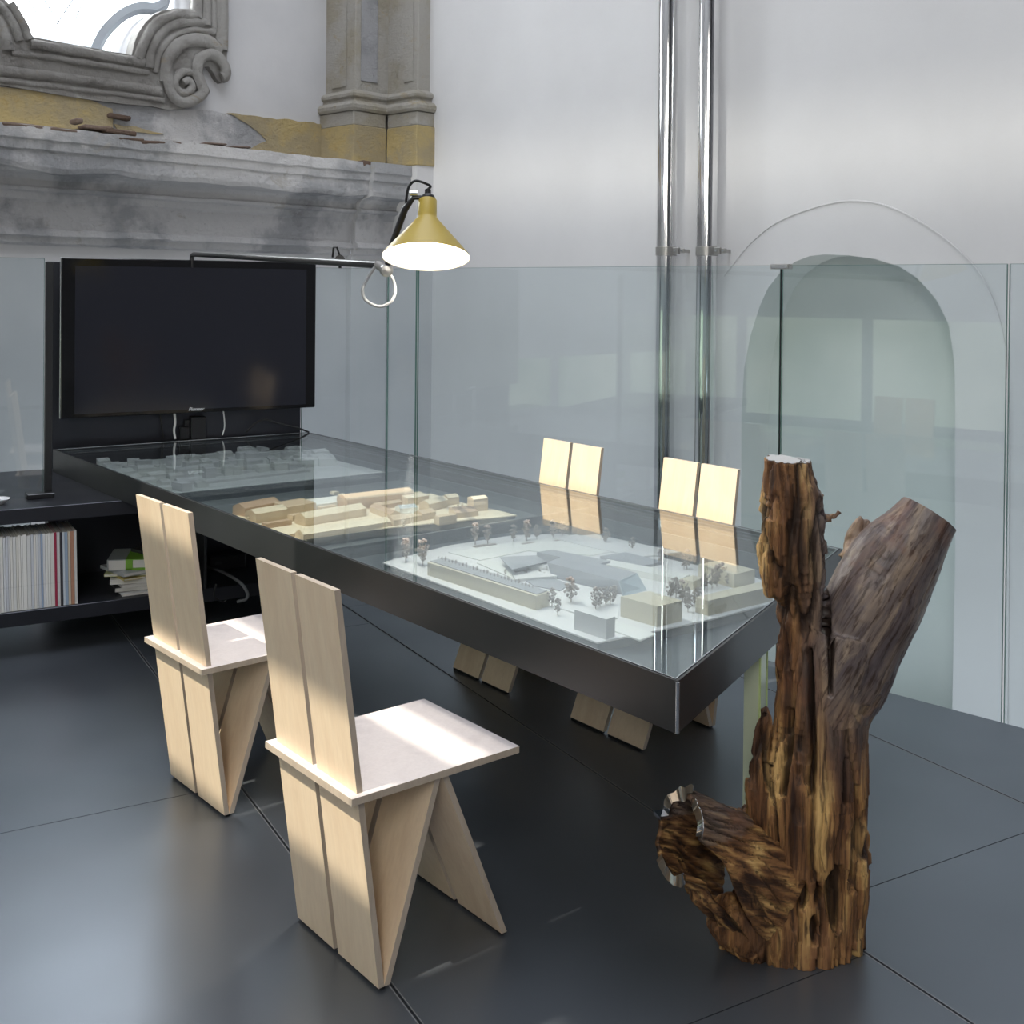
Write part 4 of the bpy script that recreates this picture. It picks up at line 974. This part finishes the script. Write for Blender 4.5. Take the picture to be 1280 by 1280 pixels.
b = B()
for q in ((600, 683), (612, 682), (660, 680), (700, 676)):
    v = lz(*q, Z3); b.box((v.x-.025, v.y-.008, Z3), (v.x+.025, v.y+.008, Z3+.004))
b.build('tree_bed', M_twig, m3)
# ------------------------------------------------------------------ the old tree trunk
rt = empty('tree_trunk', (.665, 2.72, 0), 0, label='weathered hollow tree trunk with two stumps of branches standing at the end of the table', cat='tree trunk')
YT = 2.72
def tp_(px, py, dy=0.0):
    v = ray(px, py); p = EYEP+v*(YT+dy); return p-Vector((.665, YT, 0))
PPM = F_PX/YT
# limbs: list of (px, py, half width px, depth ratio, dy)
LIMBS = {
 'trunk': [(986, 1230, 96, .62, 0), (987, 1195, 96, .62, 0), (996, 1150, 88, .66, 0), (1008, 1090, 76, .74, 0), (1010, 1015, 75, .76, 0), (1018, 965, 69, .80, 0), (1025, 920, 62, .86, 0), (1029, 875, 60, .90, 0), (1034, 830, 61, .9, 0), (1042, 790, 64, .85, .01)],
 'right': [(1040, 890, 50, .8, 0), (1052, 850, 58, .8, 0), (1070, 800, 60, .8, .01), (1090, 758, 61, .8, .01), (1108, 722, 59, .8, .02), (1128, 690, 52, .85, .02), (1146, 664, 43, .9, .02), (1162, 641, 37.5, .95, .02), (1180, 614, 37, .95, .02)],
 'left': [(1006, 900, 36, .8, 0), (1004, 840, 34, .8, 0), (1003, 790, 31, .85, -.01), (999, 740, 34, .9, -.02), (993, 700, 42, .8, -.03), (990, 660, 44, .75, -.03), (990, 625, 38, .8, -.03), (987, 598, 30, .85, -.03), (985, 570, 27, .85, -.03)],
 'flap': [(968, 745, 10, .9, -.05), (970, 720, 17, .8, -.05), (975, 690, 22, .8, -.05), (980, 650, 28, .8, -.05)],
 'shard': [(958, 1040, 28, .7, -.03), (950, 1000, 19, .7, -.04), (950, 960, 14, .6, -.05), (954, 925, 12, .55, -.05), (956, 900, 11, .5, -.05), (952, 882, 7, .4, -.05)],
 'stub_low': [(975, 1175, 50, .9, -.02), (945, 1160, 44, .9, -.04), (915, 1150, 34, .9, -.05), (898, 1140, 24, .9, -.06)],
 'bark': [(915, 1035, 14, .6, -.0), (940, 1022, 18, .6, 0), (965, 1030, 22, .6, 0)],
 'twig': [(1015, 655, 12, 1, -.02), (1026, 647, 8, 1, -.02), (1036, 648, 7, 1, -.02), (1043, 644, 5, 1, -.02), (1050, 638, 5, 1, -.02)],
 'twig2': [(1012, 630, 9, 1, -.02), (1018, 622, 6, 1, -.02), (1026, 618, 5, 1, -.02), (1028, 616, 4, 1, -.02)],
 'spur': [(1060, 700, 14, .8, .05), (1070, 668, 10, .7, .06), (1082, 650, 7, .7, .06)],
}
def ringlimb(L, n=40):
    P = [tp_(a, b_, e) for a, b_, c, d, e in L]; vs = []; k = len(P)
    for i, p in enumerate(P):
        t = (P[min(i+1, k-1)]-P[max(i-1, 0)]).normalized(); yv = Vector((0, 1, 0)); yv = (yv-t*yv.dot(t)).normalized(); xv = yv.cross(t).normalized()
        r = L[i][2]/PPM; rr = r*L[i][3]
        for j in range(n):
            a = 2*math.pi*j/n; vs.append(p+xv*math.cos(a)*r+yv*math.sin(a)*rr)
    fs = [(i*n+j, i*n+(j+1) % n, (i+1)*n+(j+1) % n, (i+1)*n+j) for i in range(k-1) for j in range(n)]+[tuple(range(n))[::-1], tuple(range((k-1)*n, k*n))]
    return vs, fs
def smooth_limb(L, m=4):
    out = []; A = [Vector((a, b_, c)) for a, b_, c, d, e in L]; D = [Vector((d, e, 0)) for a, b_, c, d, e in L]
    A2 = bez(A, m); D2 = bez(D, m); return [(p.x, p.y, p.z, q.x, q.y) for p, q in zip(A2, D2)]
b = B(); SEG = []
for nm, L in LIMBS.items():
    L2 = smooth_limb(L); b.add(*ringlimb(L2))
    P = [tp_(a, c, e) for a, c, r, d, e in L2]
    SEG += [(nm, P[i], P[i+1], L2[i][2]/PPM) for i in range(len(P)-1)]
o = b.build('tmp', M_twig)
def add_mod(o, typ, **k):
    m = o.modifiers.new(typ, typ)
    for a, v in k.items(): setattr(m, a, v)
    return m
add_mod(o, 'REMESH', mode='VOXEL', voxel_size=.0040)
add_mod(o, 'SMOOTH', factor=.5, iterations=2)
# hollows: cutters subtracted from the joined body
def evald(o):
    dg = bpy.context.evaluated_depsgraph_get(); dg.update(); return bpy.data.meshes.new_from_object(o.evaluated_get(dg))
def cutter(L, n=20):
    vs, fs = ringlimb(smooth_limb(L, 3), n); return vs, fs
cb = B()
# the open hollow between the two lower stubs, slots and knot holes in the trunk
HOL = [[(1063, 968, 3, 6, -.10), (1063, 1000, 5, 6, -.10), (1060, 1040, 7, 5, -.11), (1055, 1080, 6, 5, -.12), (1052, 1092, 3, 5, -.12)],
       [(1034, 1062, 5, 5, -.12), (1031, 1080, 9, 4, -.12), (1032, 1105, 9, 4, -.12), (1033, 1130, 6, 4, -.12), (1034, 1138, 3, 4, -.12)],
       [(990, 1078, 3, 8, -.11), (990, 1092, 6, 4, -.12), (989, 1106, 3, 6, -.12)],
       [(1003, 1116, 2, 8, -.12), (1004, 1130, 5, 5, -.12), (1004, 1146, 3, 6, -.12)],
       [(1011, 1086, 3, 6, -.12), (1010, 1095, 5, 5, -.12), (1008, 1100, 3, 6, -.12)],
       [(1060, 1172, 3, 6, -.12), (1060, 1184, 5, 5, -.12), (1059, 1196, 3, 6, -.12)],
       [(1045, 930, 2, 10, -.11), (1044, 960, 3, 8, -.11), (1046, 985, 2, 8, -.11)],
       [(1000, 800, 2, 12, -.10), (1001, 860, 3, 9, -.11), (1004, 930, 3, 9, -.12), (1002, 970, 2, 9, -.12)],
       [(978, 880, 3, 9, -.09), (974, 930, 4, 8, -.10), (968, 975, 3, 8, -.10)],
       [(1030, 690, 3, 9, -.06), (1028, 730, 5, 9, -.08), (1026, 780, 4, 10, -.10), (1024, 850, 2, 10, -.11)]]
body_mesh = evald(o)
bpy.data.objects.remove(o)
me = body_mesh; n = len(me.vertices)
co = np.empty(n*3); me.vertices.foreach_get('co', co); co = co.reshape(-1, 3)
# limb coordinates for anisotropic grain
A = np.array([s[1] for s in SEG]); D = np.array([s[2]-s[1] for s in SEG]); Ls = np.linalg.norm(D, axis=1); Dn = D/Ls[:, None]; RR = np.array([s[3] for s in SEG]); NM = [s[0] for s in SEG]
best = np.full(n, 1e9); bi = np.zeros(n, int); bt = np.zeros(n)
for i in range(len(SEG)):
    r = co-A[i]; t = np.clip(r@Dn[i], 0, Ls[i]); q = r-np.outer(t, Dn[i]); d = np.linalg.norm(q, axis=1)/max(RR[i], .01)
    mk = d < best; best[mk] = d[mk]; bi[mk] = i; bt[mk] = t[mk]
cum = {}; acc = 0; start = np.zeros(len(SEG))
for i in range(len(SEG)):
    if i == 0 or NM[i] != NM[i-1]: acc = A[i][2]
    start[i] = acc; acc += Ls[i]
along = start[bi]+bt
me.calc_loop_triangles()
nor = np.empty(n*3); me.vertices.foreach_get('normal', nor); nor = nor.reshape(-1, 3)
ax_ = co - (A[bi]+Dn[bi]*bt[:, None])
rough = np.array([{'trunk': 1.0, 'right': .35, 'left': 1.25, 'flap': 1.3, 'shard': 1.2, 'stub_low': .8, 'bark': 1.5, 'twig': .8, 'twig2': .8, 'spur': .5}[NM[i]] for i in range(len(SEG))])[bi]
pt = np.zeros(n); off = np.zeros(n); fib = np.zeros(n)
isr = np.array([NM[i] == 'right' for i in range(len(SEG))])[bi]
# smooth blend of roughness from trunk into the right limb
zc_ = co[:, 2]; blend = np.clip((zc_-.35)/.35, 0, 1)*np.clip((co[:, 0]-(-.0))/.08, 0, 1)
rough = np.where(isr | (np.array([NM[i] == 'trunk' for i in range(len(SEG))])[bi]), 1.0-.86*blend, rough)
nz = noise.noise; fr = noise.turbulence
for i in range(n):
    x, y, z = co[i]; a = along[i]
    # grain follows the limb: across the grain fast, along it slow
    wx = x*1.0+.035*nz(Vector((x*4, y*4, z*3))) + (0 if not isr[i] else 0); 
    c = co[i]-Dn[bi[i]]*float(co[i]@Dn[bi[i]]) if isr[i] else np.array([x, y, 0.0])
    wv = Vector((c[0], c[1], c[2]*min(1.0, max(0.0, (z-.62)/.2)) if isr[i] else 0.0)); w0 = .03*nz(Vector((x*6, y*6, a*5)))
    g1 = abs(nz(Vector((wv.x*16+w0*16, wv.y*16, wv.z*16+a*2.0))))
    g2 = abs(nz(Vector((wv.x*42+w0*42, wv.y*42, wv.z*42+a*4.5))))
    g3 = nz(Vector((wv.x*120+w0*90, wv.y*120, wv.z*120+a*9)))
    lump = nz(Vector((x*8, y*8, z*6+3)))
    groove = max(0, .16-g1)/.16; groove2 = max(0, .20-g2)/.20
    g4 = 1-abs(nz(Vector((wv.x*75+w0*60, wv.y*75, wv.z*75+a*6.5)))); g5 = nz(Vector((x*30, y*30, z*22)))
    off[i] = (-.016*groove-.009*groove2+.0026*g3+.0050*(g4-.8)+.0022*g5)*max(.05, rough[i]-.06)+.010*lump*min(1.0, .45+rough[i]*.6)
    pt[i] = min(1, groove*.8+groove2*.45)*rough[i]; fib[i] = .5+.5*nz(Vector((wv.x*24+w0*30+7, wv.y*24, wv.z*24+a*2.6)))
# carve holes by pushing surface inwards where hole axes pass
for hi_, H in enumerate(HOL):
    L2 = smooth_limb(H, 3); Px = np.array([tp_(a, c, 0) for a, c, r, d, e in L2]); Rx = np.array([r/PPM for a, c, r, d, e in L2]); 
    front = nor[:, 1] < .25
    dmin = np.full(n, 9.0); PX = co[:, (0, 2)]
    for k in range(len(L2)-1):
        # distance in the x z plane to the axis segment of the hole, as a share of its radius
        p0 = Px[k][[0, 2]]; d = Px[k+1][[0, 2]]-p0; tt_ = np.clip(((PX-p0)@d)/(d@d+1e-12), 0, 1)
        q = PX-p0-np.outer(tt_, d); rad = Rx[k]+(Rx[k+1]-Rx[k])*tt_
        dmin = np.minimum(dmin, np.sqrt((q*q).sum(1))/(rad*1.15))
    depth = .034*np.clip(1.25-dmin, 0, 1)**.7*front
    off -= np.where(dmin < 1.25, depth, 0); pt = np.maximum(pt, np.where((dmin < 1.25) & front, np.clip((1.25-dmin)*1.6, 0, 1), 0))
# keep the foot flat and the saw cuts clean
co2 = co+nor*off[:, None]
cuts_ = []
def cut(px0, py0, px1, py1, dy, tilt, lim):
    a, c = tp_(px0, py0, dy), tp_(px1, py1, dy); d = (c-a); nrm = Vector((-d.z, 0, d.x)).normalized()
    if nrm.z < 0 and lim != 'low': nrm = -nrm
    nrm = (nrm+Vector((0, tilt, 0))).normalized(); return a, nrm
top_l = cut(965, 574, 1012, 576, -.03, -.10, '')
a_r, c_r = tp_(1131, 621, .02), tp_(1191, 664, .02); d_r = c_r-a_r; n_r = Vector((-d_r.z, 0, d_r.x)).normalized(); n_r = -n_r if n_r.x < 0 else n_r
n_r = (n_r+Vector((0, .12, 0))).normalized()
me.vertices.foreach_set('co', co2.reshape(-1))
at = me.attributes.new('groove', 'FLOAT', 'POINT'); at.data.foreach_set('value', pt)
at = me.attributes.new('fibre', 'FLOAT', 'POINT'); at.data.foreach_set('value', fib)
grey = np.clip(blend*1.15, 0, 1); st_ = np.array([NM[i] in ('bark',) for i in range(len(SEG))])[bi]; grey = np.where(st_, np.clip((.30+co[:, 0]*0+.25), 0, 1), grey); grey = np.where(np.array([NM[i] in ('spur',) for i in range(len(SEG))])[bi], .8, grey)
grey = np.where(np.array([NM[i].startswith('twig') for i in range(len(SEG))])[bi], .6, grey)
at = me.attributes.new('greyed', 'FLOAT', 'POINT'); at.data.foreach_set('value', grey)
bm = bmesh.new(); bm.from_mesh(me)
faces_cut = []
for (p, nn, lim) in ((top_l[0], top_l[1], lambda c: c.z > .9 and c.x < .12), (a_r, n_r, lambda c: c.x > .12 and c.z > .7), (Vector((0, 0, .0005)), Vector((0, 0, -1)), lambda c: c.z < .2)):
    gv = [v for v in bm.verts if lim(v.co)]; gf = [f for f in bm.faces if all(lim(v.co) for v in f.verts)]; ge_ = list({e for f in gf for e in f.edges})
    r = bmesh.ops.bisect_plane(bm, geom=gv+ge_+gf, plane_co=p, plane_no=nn, clear_outer=True)
    eds = [e for e in r['geom_cut'] if isinstance(e, bmesh.types.BMEdge) and e.is_boundary]
    loops = bmesh.ops.holes_fill(bm, edges=eds, sides=0)['faces']
    faces_cut.append([[v.co.copy() for v in f.verts] for f in loops if len(f.verts) > 6])
for f in bm.faces: f.smooth = len(f.verts) < 7
bm.to_mesh(me); bm.free()
tw = bpy.data.objects.new('trunk_wood', me); C.objects.link(tw); tw.parent = rt
def trunk_material(name, axis, rough=.55, k=1.0, bmp=.75):
    m = mat(name, (.3, .15, .06), rough, spec=.35); t = NT(m)
    def attr(nm):
        x = t.n('ShaderNodeAttribute'); x.attribute_name = nm; return x.outputs['Fac']
    e = axis.rotation_difference(Vector((0, 0, 1))).to_euler()      # turn the grain along the limb
    base = t.coords((1, 1, 1), rot=tuple(e))
    def sc3(x, y, z):
        mp = t.n('ShaderNodeMapping'); mp.inputs['Scale'].default_value = (x, y, z); t.l(base, mp.inputs['Vector']); return mp.outputs[0]
    v = t.coords(); v3 = sc3(34, 34, 3.0); v4 = sc3(95, 95, 7); v5 = sc3(60, 60, 4)
    gr_, fb_, gy_ = attr('groove'), attr('fibre'), attr('greyed')
    fm = t.n('ShaderNodeMath', operation='MULTIPLY_ADD'); t.l(t.noise(v5, 1.0, 6, .65, .5), fm.inputs[0]); fm.inputs[1].default_value = .9; fm.inputs[2].default_value = -.45
    fa = t.n('ShaderNodeMath', operation='ADD'); t.l(fb_, fa.inputs[0]); t.l(fm.outputs[0], fa.inputs[1])
    warm = t.ramp(fa.outputs[0], [(.20, (.038, .017, .010)), (.36, (.135, .062, .026)), (.50, (.25, .122, .048)), (.62, (.38, .205, .074)), (.80, (.68, .44, .17))])
    cold = t.ramp(t.noise(v3, .8, 8, .65, .8), [(.28, tuple(k*q for q in (.042, .034, .036))), (.42, tuple(k*q for q in (.098, .080, .082))), (.54, tuple(k*q for q in (.150, .118, .102))), (.70, tuple(k*q for q in (.30, .23, .165)))])
    gm = t.n('ShaderNodeMath', operation='ADD'); t.l(gy_, gm.inputs[0])
    ms = t.n('ShaderNodeMath', operation='MULTIPLY_ADD'); t.l(t.noise(v, 4.0, 4, .6), ms.inputs[0]); ms.inputs[1].default_value = .8; ms.inputs[2].default_value = -.42; t.l(ms.outputs[0], gm.inputs[1])
    ck = t.n('ShaderNodeClamp'); t.l(gm.outputs[0], ck.inputs[0])
    col = t.mix(ck.outputs[0], warm, cold)
    col = t.mix(t.ramp(t.noise(v4, 1.2, 5, .6, .3), [(.36, .80), (.50, 0.0)]), col, (.035, .018, .011))
    col = t.mix(t.ramp(t.noise(v, 5.5, 4, .6), [(.56, 0.0), (.70, .40)]), col, (.26, .105, .05))
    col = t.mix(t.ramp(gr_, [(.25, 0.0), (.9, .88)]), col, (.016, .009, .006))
    t.set('Base Color', col); t.bump(t.noise(v4, 1.5, 7, .7), bmp, .005); return m
M_wood = trunk_material('weathered_trunk_wood', Vector((0, 0, 1)))
M_woodr = trunk_material('weathered_branch_wood', Vector((.52, 0, .85)).normalized(), .36, 1.1, .22)
M_woodh = trunk_material('weathered_hollow_wood', Vector((-.80, -.50, .30)).normalized())
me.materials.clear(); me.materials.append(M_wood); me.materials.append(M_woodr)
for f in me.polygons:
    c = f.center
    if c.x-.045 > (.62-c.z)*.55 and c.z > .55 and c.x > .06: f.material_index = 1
# mirror polished steel plates closing the saw cuts
for nm, k, th in (('cut_plate', 0, .002),):
    for lp in faces_cut[k]:
        c = sum(lp, Vector())/len(lp); nn = top_l[1]
        V = [c+(p-c)*.96+nn*.0008 for p in lp]+[c+(p-c)*.96+nn*th for p in lp]; n_ = len(lp)
        o = B().add(V, [tuple(range(n_)), tuple(range(n_, 2*n_))[::-1]]+[(i, (i+1) % n_, n_+(i+1) % n_, n_+i) for i in range(n_)]).build(nm, M_mirror, rt)
        bm = bmesh.new(); bm.from_mesh(o.data); bmesh.ops.recalc_face_normals(bm, faces=bm.faces); bm.to_mesh(o.data); bm.free()
        o['label'] = 'mirror polished cut face'
# hollow side branch: a C shaped shell of bark, slit towards the viewer, its sawn rim faced with polished steel
HC = [(856, 1044, 50, -.115), (874, 1054, 53, -.10), (896, 1068, 58, -.075), (920, 1084, 66, -.045), (950, 1102, 74, -.005)]
CP = [tp_(a, b_, d) for a, b_, r, d in HC]; CR = [r/PPM for a, b_, r, d in HC]
def shell_pt(i, th, inner):
    t = (CP[min(i+1, len(CP)-1)]-CP[max(i-1, 0)]).normalized(); 
    if i < 2: t = Vector((.80, .50, -.22)).normalized()
    up = Vector((0, 0, 1)); up = (up-t*up.dot(t)).normalized(); sd = up.cross(t).normalized()
    jag = 1+.10*noise.noise(Vector((th*1.7, i*.4, 3)))+.05*noise.noise(Vector((th*5, i*.8, 8)))
    r = CR[i]*jag-(.013+.005*noise.noise(Vector((th*3, i, 1))) if inner else 0)
    rim = (-.018-.028*noise.noise(Vector((th*1.3, 0, 5)))+(.030 if math.cos(th) > .2 and math.sin(th) > .0 else 0)) if i == 0 else 0
    return CP[i]+up*math.cos(th)*r*1.02+sd*math.sin(th)*r*.86+t*rim
def interp_ring(f, th, inner):
    i = min(int(f), len(CP)-2); k = f-i; return shell_pt(i, th, inner).lerp(shell_pt(i+1, th, inner), k)
NA, NF = 120, 44
def slit(f): return max(.03, .56-.13*f)      # half width of the slit
# angle of the direction towards the viewer, a little below the axis
TH0 = R(250)
vs, fs, grv, fbv = [], [], [], []
for inner in (0, 1):
    for j in range(NF+1):
        f = (len(CP)-1)*j/NF
        for i in range(NA+1):
            h = slit(f); th = TH0-.16*f+h+(2*math.pi-2*h)*i/NA; p = interp_ring(f, th, inner)
            g = abs(noise.noise(Vector((th*4.0+.3*math.sin(f*2), f*.35, 2+inner)))); g2 = abs(noise.noise(Vector((th*11, f*.7, 7+inner))))
            gr = max(0, .18-g)/.18; gr2 = max(0, .2-g2)/.2; c = interp_ring(f, th, 0)-CP[0]; n_ = (p-(CP[0].lerp(CP[-1], f/(len(CP)-1)))).normalized()
            k = (-.010*gr-.004*gr2+.0012*noise.noise(Vector((th*40, f*4, 3)))+.004*noise.noise(p*14))
            k *= min(1, j/4)
            vs.append(p+n_*k*(1 if not inner else -.6)); grv.append(min(1, gr*.8+gr2*.4)); fbv.append(.5+.5*noise.noise(Vector((th*9, f*1.1, 4))))
W1 = NA+1; off_ = (NF+1)*W1
for j in range(NF):
    for i in range(NA):
        a = j*W1+i; fs.append((a, a+1, a+W1+1, a+W1)); a += off_; fs.append((a+W1, a+W1+1, a+1, a))
for j in range(NF):
    for i in (0, NA):
        a = j*W1+i; q = (a, a+W1, a+W1+off_, a+off_); fs.append(q if i else q[::-1])
for i in range(NA): fs.append((i, i+off_, i+1+off_, i+1))
hs = mesh('hollow_branch', vs, fs, M_woodh, rt, True)
for nm_, arr in (('groove', grv), ('fibre', fbv), ('greyed', [.75 if v.z > CP[0].z+.01 else .05 for v in vs])):
    at = hs.data.attributes.new(nm_, 'FLOAT', 'POINT'); at.data.foreach_set('value', arr)
hs['label'] = 'hollow side branch with a dark open slit'
# steel plates on the sawn rim
tt0 = Vector((.80, .50, -.22)).normalized()
def rim(i0, i1, out, name, lift=-.0015):
    V = []; 
    for i in range(i0, i1+1):
        th_ = TH0+slit(0)+(2*math.pi-2*slit(0))*i/NA
        o_, n_ = shell_pt(0, th_, 0), shell_pt(0, th_, 1); d = (o_-n_)
        V += [o_+d*out-tt0*.001, n_-d*.25-tt0*.001, n_-d*.25-tt0*.0035, o_+d*out-tt0*.0035]
    F = []
    for i in range(i1-i0):
        for k in range(4): F.append((i*4+k, i*4+(k+1) % 4, i*4+4+(k+1) % 4, i*4+4+k))
    F += [(0, 3, 2, 1), tuple((i1-i0)*4+k for k in range(4))]
    o = B().add(V, F).build(name, M_mirror, rt); o['label'] = 'mirror polished steel rim of the hollow branch'
    bm = bmesh.new(); bm.from_mesh(o.data); bmesh.ops.recalc_face_normals(bm, faces=bm.faces); bm.to_mesh(o.data); bm.free()
rim(2, 22, .35, 'steel_rim'); rim(34, 66, .9, 'steel_rim'); rim(88, NA-2, .5, 'steel_rim')

# ------------------------------------------------------------------ small pieces go under the part that carries them
for pn, kids in (('shade', ('shade_lining', 'bulb', 'socket_cap')), ('arm', ('cable_clip', 'ball_joint')), ('hollow_branch', ('steel_rim',)), ('trunk_wood', ('cut_plate',)), ('wall_bracket', ('bolt',)),
                 ('glass_leg', ('leg_edge',)), ('housing', ('screen', 'brand_lettering')), ('glass_top', ('polished_glass_edge',)), ('window_pane', ('lead_came',))):
    for root in [x for x in bpy.data.objects if x.parent is None]:
        ch = list(root.children); ps = [c for c in ch if c.name.split('.')[0] == pn]
        if ps:
            for c in ch:
                if c.name.split('.')[0] in kids: c.parent = ps[0]
